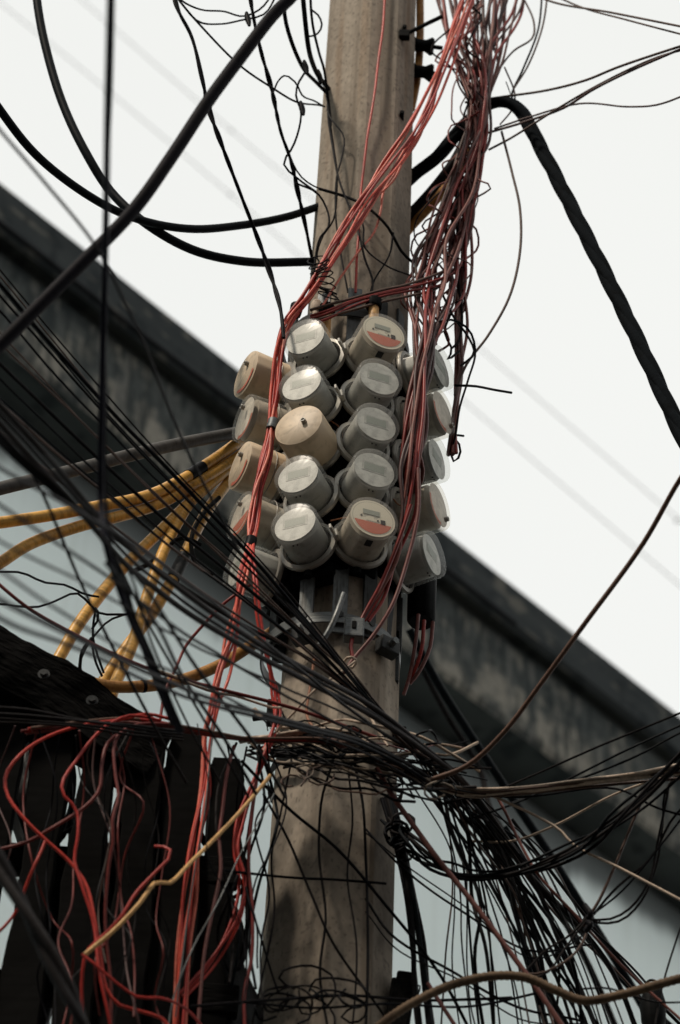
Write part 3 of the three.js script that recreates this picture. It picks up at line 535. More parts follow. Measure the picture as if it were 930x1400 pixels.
for (const [pts, r] of [
  [[[700, -30, 0], [748, 0, .1], [840, 18, .3], [990, 48, .6]], 1.7], [[[730, -20, 0], [790, 8, .1], [860, 28, .3], [990, 62, .6]], 1.5],
  [[[636, 140, .05], [690, 132, .05], [745, 124, .1], [800, 110, .2], [850, 90, .3], [990, 44, .5]], 1.8],
  [[[652, 186, .05], [720, 166, .1], [770, 148, .15], [812, 122, .25], [860, 98, .3], [990, 42, .5]], 1.8],
  [[[676, 176, .05], [724, 160, .1], [790, 142, .15], [860, 146, .25], [900, 143, .3], [960, 120, .4]], 1.4],
  [[[668, 205, .05], [700, 188, .08], [760, 150, .15], [830, 110, .25], [900, 78, .35], [990, 56, .5]], 1.6],
  [[[742, -20, .02], [736, 40, .03], [715, 95, .04], [700, 130, .05], [704, 150, .05]], 1.5], [[[750, -20, .02], [742, 36, .03], [722, 90, .04], [702, 122, .05]], 1.4],
  [[[712, -10, .02], [730, 30, .03], [728, 52, .03], [702, 70, .04], [680, 100, .05], [668, 134, .06]], 1.5],
  [[[690, 92, .05], [704, 128, .05], [700, 150, .06], [684, 170, .07]], 1.3],
]) cable('sky_wire', pts, r, [B0[0], BROWNS[1], MAROONS[3]], lS, 'wire', gS);
cable('brown_cable', [[990, 570, .9], [930, 655, .8], [880, 742, .7], [800, 852, .6], [740, 934, .5], [690, 1000, .42], [640, 1046, .35], [590, 1066, .3]], 3.6, BROWNS[0], 'single brown cable slanting down across the eave to the pole', 'cable');

// ------------------------------------------------------------------ yellow and grey conduits on the left
const lY = n => 'mustard yellow conduit ' + n;
const Y = [
  [[[-50, 722, .25], [0, 715, .22], [60, 706, .18], [130, 693, .12], [200, 678, .06], [250, 655, 0], [290, 630, -.05], [335, 598, -.1]], 'curving gently in to the left meters, the topmost of the yellow ones'],
  [[[-50, 800, .2], [0, 770, .18], [40, 744, .16], [100, 722, .12], [160, 707, .08], [220, 688, .02], [270, 660, -.03], [330, 622, -.1]], 'curving in to the left meters just under the topmost yellow one'],
  [[[70, 918, .12], [110, 850, .1], [160, 786, .06], [210, 735, .02], [248, 698, -.02], [286, 662, -.06], [325, 630, -.1]], 'standing alone, its foot on the black beam'],
  [[[150, 960, .12], [160, 930, .1], [182, 878, .08], [206, 800, .05], [228, 745, .02], [250, 702, -.02], [284, 655, -.06], [328, 632, -.1]], 'steep, crossing its twin above the black beam'],
  [[[132, 948, .06], [150, 918, .05], [178, 878, .04], [214, 830, .02], [240, 785, 0], [264, 735, -.03], [290, 688, -.07], [325, 642, -.12]], 'steep with grey splice sleeve, crossing its twin'],
  [[[80, 906, .2], [112, 928, .18], [150, 938, .15], [200, 938, .12], [250, 929, .08], [300, 910, .05], [345, 882, 0], [390, 852, -.04]], 'sweeping low over the black beam with bands of tape'],
];
Y.forEach(([pts, lb], i) => {
  const root = base('conduit'); const w = world(pts), r = 8.2 * mpp(w[3]);
  mesh('pipe', tubeGeo(w, r, { radial: 14, wob: .0006 }), i === 5 ? M.orangeOld : M.orange, root);
  const cv = new THREE.CatmullRomCurve3(w, false, 'centripetal');
  const band = (t, dt, m, k = 1.09) => mesh('band', tubeGeo([0, .33, .66, 1].map(s => cv.getPoint(t + dt * s)), r * k, { radial: 14, step: .006 }), m, root);
  if (i === 0) band(.74, .07, M.tape, 1.14); if (i === 1) band(.78, .035, M.orangeOld, 1.05);
  if (i === 4) { band(.55, .09, M.galvDark, 1.18); } if (i === 5) { band(.17, .03, M.tape); band(.47, .03, M.tape); band(.41, .012, M.tape); }
  if (i === 3) band(.74, .04, M.orangeOld, 1.06);
  tag(root, lY(lb), 'conduit');
});
cable('grey_conduit', [[-50, 682, .35], [0, 668, .32], [90, 646, .25], [180, 622, .16], [250, 606, .06], [335, 590, -.08]], 9, mat(.06, .055, .05, .6), 'thick dark grey conduit running in above the yellow conduits', 'conduit');
for (const pts of [[[180, 782, .05], [205, 770, .04], [225, 752, .03], [248, 735, .02], [275, 745, 0]], [[290, 785, .05], [268, 770, .02], [262, 735, 0], [280, 700, -.03], [300, 680, -.05]]]) cable('bracing_bar', pts, 3.2, M.blackIron, 'dark iron bracing bar behind the yellow conduits', 'bar', 'bracing bars behind the conduits');

// ------------------------------------------------------------------ fan of black wires sweeping in from the left and on to the lower right
const lerp = (a, b, t) => a + (b - a) * t;
const gu = [[-60, 298, 1.1], [0, 372, 1.0], [70, 455, .9], [140, 536, .8], [240, 645, .62], [330, 740, .5], [420, 840, .44], [500, 935, .36], [556, 1004, .3]];
const gl = [[-60, 560, 1.3], [0, 608, 1.2], [70, 662, 1.08], [140, 716, .95], [240, 790, .75], [330, 848, .58], [420, 908, .5], [500, 970, .38], [556, 1026, .3]];
const lF = 'thin black wire in the fan sweeping across the pole below the meters', gF = 'black fan across the pole';
const fw = [0, .03, .06, .1, .13, .25, .32, .42, .5, .56, .7, .78, .93, 1];
fw.forEach((w, k) => {
  const j = rr(-9, 9), sag = rr(-7, 13), pts = gu.map((a, i) => { const b = gl[i], e = i / 8, ww = i > 5 ? lerp(w, rnd(), (i - 5) * .22) : w; return [lerp(a[0], b[0], ww), lerp(a[1], b[1], ww) + j * (1 - e) + sag * Math.sin(e * 3.14) + rr(-2, 2), lerp(a[2], b[2], ww) + rr(-.03, .03)]; });
  const xe = rr(590, 830), s = rr(-8, 8);
  pts.push([596 + s, 1052 + rr(-12, 12), .2 + rr(-.05, .05)]);
  if (k % 6 === 5) pts.push([648 + s, 1090 + rr(-10, 10), .12], [700, 1150 + rr(-20, 20), .05], [760, 1240 + rr(-20, 20), -.05], [850 + rr(-30, 60), 1360, -.15], [930, 1470, -.2]);
  else { const m = .32; pts.push([lerp(600, xe, m) + rr(-10, 14), 1132 + rr(-18, 18), .1 + rr(-.08, .08)], [lerp(612, xe, .58) + rr(-12, 14), 1220 + rr(-10, 10), .05 + rr(-.08, .08)], [lerp(612, xe, .8) + rr(-10, 10), 1310, rr(-.1, .1)], [xe, 1440, rr(-.15, .1)]); }
  cable('fan_wire', pts, k % 5 === 3 ? rr(2.6, 3.2) : rr(1.2, 2.1), [...B0, B0[0], BROWNS[1]], lF, 'wire', gF, { wob: .0008, step: .03 });
});
const lG = 'thicker dark grey cable lying over the fan of black wires', gG = 'grey cables over the fan';
for (const [o1, r] of [[0, 3.8], [13, 2.4], [26, 4]]) cable('grey_cable', [[-50, 500 + o1, 1.7], [20, 575 + o1, 1.6], [80, 640 + o1, 1.5], [132, 700 + o1, 1.4], [200, 770 + o1, 1.2], [290, 838 + o1 * .8, 1.0], [400, 905 + o1 * .6, .7], [500, 962 + o1 * .5, .45], [570, 1012 + o1 * .3, .33], [640, 1075, .2], [720, 1190, .05], [780 + o1 * 2, 1320, -.1], [830 + o1 * 2, 1440, -.2]], r, GREYS, lG, 'cable', gG, { wob: .002, step: .03 });
const lB = 'black cable in the thick strand dropping to the black beam', gB = 'strand dropping to the beam';
bundle('strand_cable', 4, [[-50, 545, 1.9, 16], [20, 622, 1.8, 14], [80, 680, 1.7, 14], [130, 728, 1.6, 12], [158, 775, 1.5, 10], [180, 840, 1.3, 9], [205, 905, 1.1, 9], [240, 990, .9, 8]], 2.8, B0, lB, 'cable', gB, { loose: .4 });
const lL = 'thin dark wire crossing low in front of the pale wall', gL = 'low wires before the pale wall';
for (const [a, b, c, d2, e, r] of [[640, 705, 800, 900, 1000, 2.2], [690, 770, 870, 950, 1022, 1.9], [820, 880, 945, 985, 1024, 3], [845, 893, 955, 990, 1030, 2.6], [740, 800, 880, 940, 1000, 1.6], [780, 860, 930, 990, 1040, 1.7]])
  cable('low_wire', [[-60, a - 40, 2.2], [0, a, 2.1], [120, b, 1.8], [260, c, 1.3], [390, d2, .8], [520, e, .4], [600, e + 52, .22], [680, e + 140 + rr(-20, 20), .1], [740 + rr(-30, 40), 1300, 0], [790 + rr(-60, 60), 1450, -.1]], r, [...B0, GREYS[0]], lL, 'wire', gL, { wob: .001, step: .03 });
const lD = 'thin black wire falling steeply over the yellow conduits to the beam', gD = 'steep wires over the conduits';
for (const [x0, y0, x1, y1] of [[40, 640, 215, 1000], [120, 690, 300, 1020], [170, 770, 262, 1000], [196, 800, 350, 1020], [205, 840, 310, 1015]]) cable('steep_wire', [[x0 - 60, y0 - 70, 1.8], [x0, y0, 1.6], [lerp(x0, x1, .5) - 6, lerp(y0, y1, .5), 1.2], [x1, y1, .8], [x1 + 40, y1 + 70, .6]], rr(1.6, 2.6), B0, lD, 'wire', gD);
for (const pts of [
  [[-30, 783, .3], [0, 782, .3], [30, 783, .3], [60, 796, .28], [90, 800, .26], [115, 812, .24], [135, 816, .22]],
  [[-30, 826, .3], [0, 826, .3], [50, 830, .28], [75, 822, .27], [105, 811, .25], [122, 825, .22], [135, 838, .2], [165, 840, .18], [178, 840, .16]],
  [[178, 838, .16], [150, 848, .16], [132, 866, .16], [118, 885, .16], [110, 905, .15], [112, 925, .14]],
  [[126, 860, .18], [135, 845, .2], [132, 830, .2], [127, 870, .16], [135, 900, .14], [142, 920, .13]], [[125, 872, .18], [112, 890, .18], [108, 915, .15]], [[125, 876, .17], [131, 905, .15], [140, 925, .13]],
]) cable('kinked_wire', pts, 1.7, B0, 'thin kinked black wire before the pale wall by the lone yellow conduit', 'wire', 'kinked wires by the lone conduit');
cable('dark_red_cable', [[-40, 762, .5], [0, 800, .5], [40, 832, .48], [100, 866, .44], [160, 896, .4], [220, 920, .36], [300, 942, .34], [400, 968, .3], [520, 1010, .25]], 2.7, DKREDS[2], 'long dark red cable crossing the yellow conduits below the fan', 'cable');
cable('dark_red_cable', [[342, 800, .3], [310, 822, .28], [286, 846, .26], [255, 882, .24], [240, 915, .24], [226, 945, .24], [219, 985, .24]], 2.3, DKREDS[0], 'short dark red cable bent down from the red bundle to the beam', 'cable');
cable('tan_lead', [[205, 912, .4], [235, 922, .38], [262, 935, .36], [290, 946, .34], [320, 952, .33], [345, 960, .31], [372, 968, .28], [388, 966, .26]], 1.9, TANS[0], 'frayed tan lead crossing in front of the two red strands', 'wire', null, { wob: .002 });
{ const g = base('splice_tag', P(352, 975, .2)); mesh('tag', rbox(.012, .03, .006, .002), TANS[2], g).rotation.z = .7; mesh('tail', tubeGeo([V(.008, -.012, 0), V(.02, -.025, 0), V(.025, -.05, .005)], .0014), B0[0], g); tag(g, 'small pale splice tag beside the iron hook on the pole', 'tag'); }
{ const g = base('iron_hook', P(374, 975, .06)); mesh('plate', rbox(.03, .06, .03, .004), M.blackIron, g); mesh('peg', tubeGeo([V(0, -.015, .01), V(-.02, -.02, .012), V(-.045, -.026, .012)], .008), M.blackIron, g); tag(g, 'black iron hook peg fixed to the pole side above the tan wires', 'hook'); }
{ const g = base('side_lug', P(546, 1008, .04)); mesh('plate', rbox(.03, .045, .03, .004), M.blackIron, g); mesh('bolt', new THREE.CylinderGeometry(.008, .008, .03, 6).rotateX(Math.PI / 2).translate(0, 0, .015), M.galvDark, g); tag(g, 'small dark lug on the pole side where the fan leaves it', 'lug'); }
{ const g = base('collar_band', V(AX, yAt(1022, .14), AZ)); const h = halfW(g.position.y) + .012; mesh('band', new THREE.CylinderGeometry(h * 1.02, h * 1.02, .03, 36, 1, true), M.blackIron, g); for (const a of [-.5, .45]) mesh('bolt', new THREE.CylinderGeometry(.009, .009, .03, 6).rotateX(Math.PI / 2).translate(Math.sin(a) * h, 0, Math.cos(a) * h), M.blackIron, g); tag(g, 'black iron collar round the pole under the tan wires', 'collar'); }

// ------------------------------------------------------------------ tan wires round the pole and out to the right
const lTn = 'tan weathered wire in the bunch wrapped over the pole and out past the eave', gTn = 'tan bunch over the pole';
bundle('tan_wire', 8, [[334, 1012, .2, 9], [370, 1010, .24, 11], [410, 1004, .26, 13], [450, 1000, .27, 13], [490, 1012, .27, 12], [540, 1046, .26, 12], [600, 1074, .24, 11], [650, 1083, .22, 10], [720, 1080, .22, 10], [800, 1070, .24, 10], [870, 1060, .27, 12], [990, 1034, .32, 14]], 2.5, TANS, lTn, 'wire', gTn, { loose: .5 });
bundle('tan_wire', 4, [[356, 1030, .18, 8], [400, 1012, .24, 10], [460, 1016, .27, 11], [520, 1042, .27, 10], [580, 1070, .25, 10], [640, 1086, .22, 9], [720, 1082, .22, 9], [820, 1072, .24, 12], [990, 1056, .3, 13]], 2.3, [...TANS, BROWNS[1]], lTn, 'wire', gTn, { loose: .6 });
const lRw = 'red or brown wire lying along the top of the black slats towards the pole', gRw = 'wires along the black slats';
bundle('beam_wire', 7, [[40, 1000, .5, 10], [110, 990, .48, 9], [170, 986, .46, 9], [220, 992, .44, 10], [280, 1002, .4, 8], [330, 1010, .34, 7], [380, 1012, .3, 6], [450, 1014, .28, 6], [520, 1040, .27, 6], [600, 1070, .22, 6]], 2.2, [DKREDS[0], DKREDS[2], MAROONS[0], TANS[3], BROWNS[0], REDS[3]], lRw, 'wire', gRw, { loose: .6 });
const lRl = 'red wire looping down over the black slats', gRl = 'red loops over the black slats';
for (const [pts, r] of [
  [[[240, 985, .46], [200, 976, .48], [165, 984, .5], [120, 990, .52], [70, 1005, .54], [30, 1030, .56], [8, 1060, .56], [10, 1086, .56], [32, 1118, .56], [62, 1148, .55], [95, 1178, .54], [118, 1210, .54], [128, 1250, .54], [138, 1310, .53], [145, 1350, .53], [160, 1372, .52], [190, 1382, .5], [225, 1395, .5], [240, 1430, .5]], 2.6],
  [[[220, 985, .5], [180, 978, .52], [146, 992, .54], [125, 1012, .55], [104, 1040, .56], [86, 1068, .57], [86, 1085, .57], [104, 1106, .56], [107, 1140, .56], [102, 1175, .55], [112, 1210, .55], [128, 1262, .54], [136, 1330, .54], [150, 1395, .52], [156, 1440, .5]], 2.3],
  [[[112, 1305, .58], [132, 1320, .58], [150, 1336, .57], [170, 1352, .56], [190, 1364, .55], [216, 1364, .54], [250, 1376, .5], [290, 1420, .4]], 2.1],
  [[[212, 1157, .56], [232, 1160, .58], [232, 1172, .58], [215, 1190, .58], [185, 1222, .58], [168, 1250, .58], [146, 1275, .57], [120, 1300, .56], [112, 1340, .54], [118, 1440, .5]], 2.2],
  [[[62, 1150, .55], [56, 1165, .55], [45, 1188, .55], [38, 1205, .54], [20, 1250, .5], [-40, 1310, .45]], 2.1],
]) cable('red_loop', pts, r, [REDS[1], REDS[3], REDS[0]], lRl, 'wire', gRl);
cable('tan_rod', [[370, 1060, .4], [330, 1108, .44], [300, 1140, .46], [262, 1178, .5], [230, 1208, .54], [214, 1206, .56], [190, 1236, .58], [160, 1268, .58], [116, 1305, .58]], 3, M.orangeTan, 'tan orange lead slanting across the black slats', 'cable');
const lMr = 'dull maroon cable drooping from the beam wires', gMr = 'maroon drops from the beam';
for (const pts of [[[230, 990, .5], [190, 990, .52], [165, 1002, .54], [156, 1020, .55], [158, 1060, .55], [162, 1090, .55], [154, 1120, .55], [155, 1150, .54], [150, 1175, .53], [144, 1260, .5], [152, 1350, .48], [150, 1440, .46]], [[180, 995, .52], [150, 1012, .53], [140, 1040, .54], [136, 1080, .54], [120, 1100, .54], [95, 1118, .54], [68, 1134, .54], [40, 1150, .52], [-40, 1170, .5]], [[300, 1150, .36], [302, 1190, .36], [292, 1240, .36], [280, 1300, .36], [274, 1360, .36], [270, 1420, .36]], [[320, 1020, .34], [310, 1060, .36], [304, 1110, .36], [298, 1150, .36]], [[352, 1060, .3], [345, 1110, .3], [340, 1180, .3], [345, 1240, .3], [344, 1310, .3], [334, 1360, .3], [336, 1420, .3]]]) cable('maroon_drop', pts, 2.5, [MAROONS[0], DKREDS[2], DKREDS[0]], lMr, 'cable', gMr);
cable('silver_wire', [[292, 990, .34], [286, 1050, .34], [280, 1110, .34], [268, 1180, .34], [260, 1230, .34], [252, 1290, .34], [240, 1390, .34]], 1.1, M.galv, 'thin silver wire running down beside the red strands', 'wire');
cable('silver_wire', [[375, 1085, .36], [362, 1110, .38], [330, 1165, .4], [300, 1230, .42], [262, 1300, .44], [236, 1370, .44], [228, 1430, .44]], 1.1, M.galv, 'thin silver wire slanting down from the pole across the black slats', 'wire');
for (let k = 0; k < 4; k++) cable('grey_lead', [[-40, 966 + k * 7, .62], [40, 972 + k * 6, .6], [110, 984 + k * 3, .58], [170, 990 + k * 4, .55], [250, 1000 + k * 4, .46]], 1.9, [GREYS[0], B0[2]], 'thin grey wire strung along the black beam face', 'wire', 'grey wires along the beam', { wob: .002 });

// ------------------------------------------------------------------ black mass of the lower left: beam, hanging splice closures, coils
{ const g = base('crossarm_beam'); tag(g, 'black timber crossarm beam with bolts below the yellow conduits', 'beam');
  const a = P(-60, 880, .34), b = P(210, 1048, .2), L = a.distanceTo(b), dir = b.clone().sub(a).normalize();
  const bg = new THREE.BoxGeometry(L, .135, .12, 60, 6, 6), bp = bg.attributes.position; for (let i = 0; i < bp.count; i++) { const x = bp.getX(i), y = bp.getY(i), z = bp.getZ(i), n = fbm(x * .7 + 3, z * 2 + 2, 9, 7, 4) - .5, m = fbm(x * .9 + 5, y * 2 + 4, 11, 7, 4) - .5; bp.setXYZ(i, x, y + n * .035, z + m * .03); } bg.computeVertexNormals();
  const bm = mesh('timber', bg, mat(.0045, .0042, .004, .9, { bumpMap: bumpFine, bumpScale: .006 }), g); bm.position.copy(a).add(b).multiplyScalar(.5); bm.quaternion.setFromUnitVectors(V(1, 0, 0), dir);
  for (const [px, py] of [[60, 922], [126, 958]]) { const w = P(px, py, .38); const bt = mesh('bolt', mergeGeometries([new THREE.CylinderGeometry(.013, .013, .004, 14).rotateX(Math.PI / 2), new THREE.CylinderGeometry(.008, .008, .018, 6).rotateX(Math.PI / 2)]), M.galvDark, g); bt.position.copy(w); }
}
{ const g = base('slatted_frame', P(140, 1040, .24)); tag(g, 'black slatted timber frame hanging below the bolted beam behind the red loops', 'frame');
  const sm = mat(.0052, .005, .0048, .9, { bumpMap: bumpFine, bumpScale: .004 });
  for (const [x0, x1, yt, d] of [[-60, -8, 900, .27], [-2, 44, 925, .27], [60, 107, 950, .25], [119, 165, 985, .24], [180, 229, 1000, .22], [236, 286, 1012, .2], [288, 328, 1048, .18]]) {
    const a = P(x0, yt, d), b = P(x1, yt, d), w = b.x - a.x, bot = P(x0, 1480, d).y, H = a.y - bot, L = [], R = []; const n = 16;
    for (let i = 0; i <= n; i++) { const t = i / n, top = i === 0 ? .012 : 0; L.push(new THREE.Vector2(top + rr(-.004, .004) + .006 * Math.sin(t * 9 + x0), -t * H)); R.push(new THREE.Vector2(w - top + rr(-.004, .004) + .006 * Math.sin(t * 8 + x1), -t * H + rr(-.003, .003))); }
    const s = new THREE.Shape([...L, ...R.reverse()]); const m = mesh('slat', new THREE.ExtrudeGeometry(s, { depth: .03, bevelEnabled: true, bevelSize: .003, bevelThickness: .003, bevelSegments: 1 }), sm, g); m.position.copy(a).sub(g.position); m.rotation.y = rr(-.06, .06);
  }
  for (const [y, d] of [[1170, .2], [1345, .2]]) { const a = P(-60, y, d), b = P(326, y + 26, d), m = mesh('rail', rbox(a.distanceTo(b), .07, .03, .006), sm, g); m.position.copy(a).add(b).multiplyScalar(.5).sub(g.position); m.quaternion.setFromUnitVectors(V(1, 0, 0), b.clone().sub(a).normalize()); }
}
const wrapGeo = [0, 1, 2, 3].map(v => {   // a splice bundle wrapped in crumpled black sheeting
  const prof = [[.004, .25], [.012, .235], [.018, .2], [.032, .17], [.040, .11], [.036, .03], [.041, -.05], [.036, -.13], [.026, -.2], [.016, -.24], [.008, -.26]];
  const g = new THREE.LatheGeometry(new THREE.CatmullRomCurve3(prof.map(p => V(p[0], p[1], 0))).getPoints(44).reverse().map(p => new THREE.Vector2(Math.max(.002, p.x), p.y)), 28), a = g.attributes.position;
  for (let i = 0; i < a.count; i++) { const x = a.getX(i), y = a.getY(i), z = a.getZ(i), t = (Math.atan2(z, x) / 6.2832 + 1 + v * .21) % 1, n = fbm(t, y * 1.3 + v * .31 + 5, 5, 7, 4) - .5, r = 1 + .95 * n + .16 * Math.sin(t * 6.2832 * 3 + y * 14 + v); a.setXYZ(i, x * r + .018 * Math.sin(y * 9 + v * 2), y + .01 * n, z * r + .012 * Math.sin(y * 7 + v)); }
  g.computeVertexNormals(); return g;
});
const tieGeo = new THREE.TorusGeometry(.03, .0035, 6, 22).rotateX(Math.PI / 2 + .15).translate(0, .172, 0);
const lC = 'black sheeting wrapped splice bundle hanging among the red loops below the beam', gC = 'wrapped splice bundles below the beam';
let wk = 0;
for (const [px, py, d, s, tilt] of [[52, 1160, .08, 1.1, .06], [112, 1200, .08, 1.05, .05], [172, 1185, .08, 1.0, .04], [233, 1195, .08, 1.1, .1], [50, 1330, .08, 1.2, -.06], [113, 1370, .08, 1.15, .04], [172, 1365, .08, 1.2, .02], [232, 1360, .08, 1.1, .05], [310, 1330, .1, 1.1, .04]]) {
  const g = base('splice_bundle', P(px, py, d)); g.scale.set(s * rr(.9, 1.15), s * rr(.95, 1.2), s); g.rotation.y = rr(0, 6); g.rotation.z = -tilt - .03; g.rotation.x = rr(-.08, .08);
  mesh('wrapping', wrapGeo[wk++ % 4], M.wrap, g); mesh('tie', tieGeo, M.tape, g); tag(g, lC, 'splice bundle', gC);
}
const lK = 'slack coil of black cable hung below the beam', gK = 'black cable coils below the beam';
for (const [px, py, rx, ry, d] of [[300, 1105, 34, 58, .14], [150, 1090, 36, 70, .13], [60, 1080, 40, 80, .13], [200, 1180, 44, 90, .13], [110, 1210, 46, 80, .13], [318, 1240, 22, 90, .15]]) {
  const pts = []; const N = 30, turns = 2; for (let i = 0; i <= N; i++) { const a = i / N * 6.283 * turns - 1.2; pts.push([px + Math.cos(a) * rx * (1 + .1 * Math.sin(i)), py + Math.sin(a) * ry, d + .04 * Math.sin(a * .5 + px) + .02 * i / N]); }
  cable('cable_coil', pts, 3.2, B0, lK, 'cable', gK);
}
{ const g = base('twin_cable'), cv = new THREE.CatmullRomCurve3(world([[-70, 1050, 1.2], [-10, 1165, 1.2], [32, 1240, 1.18], [70, 1310, 1.16], [100, 1370, 1.14], [135, 1450, 1.1]]));
  for (const [s, m] of [[0, GREYS[1]], [3.14, GREYS[0]]]) { const q = []; for (let i = 0; i <= 40; i++) { const p = cv.getPointAt(i / 40), a = i / 40 * 9 + s; p.addScaledVector(right, Math.cos(a) * .008); p.addScaledVector(fwd, Math.sin(a) * .008); q.push(p); } mesh('strand', tubeGeo(q, .009, { radial: 12 }), m, g); }
  tag(g, 'thick dark grey pair of twisted cables slanting over the black slats', 'cable'); }
const lDr = 'thin black wire dangling beside the lower pole over the black slats', gDr = 'dangling wires by the lower pole';
for (let k = 0; k < 8; k++) { const x = rr(310, 372), y = rr(1012, 1030), pts = [[x, y, rr(.24, .32)]]; let cx = x, cy = y; for (let i = 0; i < 5; i++) { cx += rr(-26, 22); cy += rr(45, 90); pts.push([cx, cy, rr(.16, .34)]); } cable('dangling_lead', pts, rr(1.3, 2.3), B0, lDr, 'wire', gDr, { wob: .001 }); }

const lTg = 'fine wire in the messy tangle wrapped round the pole below the fan', gTg = 'tangle round the pole';
for (let k = 0; k < 34; k++) {
  const y0 = rr(975, 1050), y1 = rr(1020, 1095), n = 7, pts = [], bow = rr(-26, 22), xs = rr(330, 400), xe = rr(545, 690);
  for (let i = 0; i <= n; i++) { const t = i / n, x = lerp(xs, xe, t); pts.push([x + rr(-8, 8), lerp(y0, y1, t) + bow * Math.sin(t * 3.14) + rr(-8, 8), .22 + .07 * Math.sin(t * 3.14) + rr(-.02, .03)]); }
  cable('tangle_wire', pts, rr(.9, 2.1), [...B0, GREYS[0], GREYS[1], TANS[3], TANS[1], BROWNS[0], MAROONS[1]], lTg, 'wire', gTg, { wob: .002 });
}
for (let k = 0; k < 9; k++) { const x = rr(390, 620), y = rr(985, 1070) + (x - 390) * .12, r = rr(6, 16), pts = []; for (let i = 0; i <= 8; i++) { const a = i / 8 * rr(5, 7) + k * 1.7; pts.push([x + Math.cos(a) * r * 1.5 + i * 1.5, y + Math.sin(a) * r, .3 + rr(-.02, .03)]); } cable('tangle_wire', pts, rr(1, 1.7), [...B0, TANS[3], BROWNS[1]], lTg, 'wire', gTg); }

// ------------------------------------------------------------------ lower pole wires
const lP = 'thin black wire running down over the lower pole', gP = 'wires over the lower pole';
for (const pts of [
  [[402, 1004, .22], [398, 1040, .2], [384, 1110, .2], [372, 1170, .2], [376, 1240, .2], [360, 1330, .2], [340, 1420, .2]], [[458, 1006, .22], [455, 1040, .2], [440, 1090, .17], [436, 1160, .17], [446, 1250, .17], [438, 1330, .17], [450, 1420, .17]],
  [[474, 1008, .22], [476, 1050, .2], [482, 1120, .17], [476, 1200, .17], [488, 1300, .17], [480, 1420, .17]], [[484, 1010, .22], [485, 1045, .2], [496, 1100, .18], [500, 1180, .17], [504, 1280, .17], [500, 1420, .17]],
  [[360, 1085, .3], [395, 1150, .25], [425, 1220, .22], [455, 1290, .2], [520, 1380, .15], [560, 1440, .1]], [[330, 1040, .4], [400, 1110, .3], [460, 1160, .25], [520, 1230, .2], [600, 1330, .1], [660, 1440, 0]],
  
  [[300, 1190, .3], [412, 1200, .2], [450, 1202, .18], [500, 1206, .16], [528, 1208, .15]], 
  [[330, 1370, .35], [420, 1378, .28], [520, 1372, .2], [640, 1376, .1], [720, 1362, .05], [760, 1350, .05]], [[260, 1376, .4], [380, 1366, .32], [480, 1362, .22], [580, 1368, .12], [700, 1364, .05]],
]) cable('pole_wire', pts, rr(1.4, 2.4), B0, lP, 'wire', gP, { wob: .001 });
for (let k = 0; k < 8; k++) { const pts = []; let x = rr(370, 430), y = rr(1350, 1400), a = rr(0, 6); for (let i = 0; i < 9; i++) { pts.push([x, y, rr(.2, .3)]); a += rr(.4, 1.3); x += Math.cos(a) * 24 + 4; y += Math.sin(a) * 16 + 2; } cable('curled_wire', pts, rr(1.2, 2), B0, 'curled black wire snarled at the foot of the visible pole', 'wire', 'snarl on the lower pole'); }

for (let k = 0; k < 16; k++) { const x = rr(20, 300), y = rr(985, 1010), pts = [[x, y, .5]]; let cx = x, cy = y; for (let i = 0; i < 6; i++) { cx += rr(-30, 34); cy += rr(40, 100); pts.push([cx, cy, rr(.36, .52)]); } cable('slat_wire', pts, rr(.8, 1.6), [B0[0], B0[2], DKREDS[2], BROWNS[1], GREYS[0], MAROONS[3]], 'fine dark wire straggling down in front of the black slats', 'wire', 'fine wires before the slats', { kink: .006, wob: .001 }); }

// ------------------------------------------------------------------ lower right
const lTw = 'black wire in the twisted rope swinging out below the tan bunch', gTw = 'black rope below the tan bunch';
bundle('rope_wire', 6, [[532, 1120, .1, 12], [548, 1140, .12, 12], [570, 1168, .14, 19], [600, 1184, .15, 19], [640, 1196, .16, 19], [690, 1194, .17, 19], [740, 1180, .19, 19], [790, 1156, .22, 19], [840, 1122, .25, 19], [890, 1078, .28, 19], [990, 985, .36, 19]], 2.3, B0, lTw, 'wire', gTw, { loose: .75, twist: .9 });
const lKn = 'small black wire loop knotted at the side of the pole', gKn = 'knotted loops at the pole side';
for (let k = 0; k < 7; k++) { const pts = [], x = 544 + rr(-6, 10), y = 1150 + rr(-26, 20), r = rr(8, 18); for (let i = 0; i <= 9; i++) { const a = i / 9 * 7 + k; pts.push([x + Math.cos(a) * r, y + Math.sin(a) * r * .8, .12 + rr(-.03, .03)]); } cable('knot_loop', pts, 2.2, B0, lKn, 'wire', gKn); }
bundle('down_cable', 6, [[530, 1090, .1, 10], [546, 1150, .1, 8], [560, 1220, .1, 8], [570, 1290, .1, 10], [576, 1350, .1, 12], [584, 1440, .1, 16]], 3.4, B0, 'black cable in the heavy strand dropping beside the lower pole', 'cable', 'strand beside the lower pole', { loose: .3 });
const lQ = 'fine black wire straggling from the fan over the pale wall', gQ = 'stragglers over the pale wall';
for (let k = 0; k < 15; k++) { const x0 = rr(548, 650), x1 = x0 + rr(70, 290), c = rr(-8, 40), pts = [[x0, rr(1040, 1100), .2], [lerp(x0, x1, .3) + c, 1160, rr(0, .2)], [lerp(x0, x1, .55) + c * .6, 1235, rr(0, .15)], [lerp(x0, x1, .8), 1320, rr(-.1, .1)], [x1, 1440, rr(-.15, .1)]]; cable('straggling_wire', pts, rr(1.0, 1.9), [...B0, GREYS[0]], lQ, 'wire', gQ, { wob: .0012 }); }
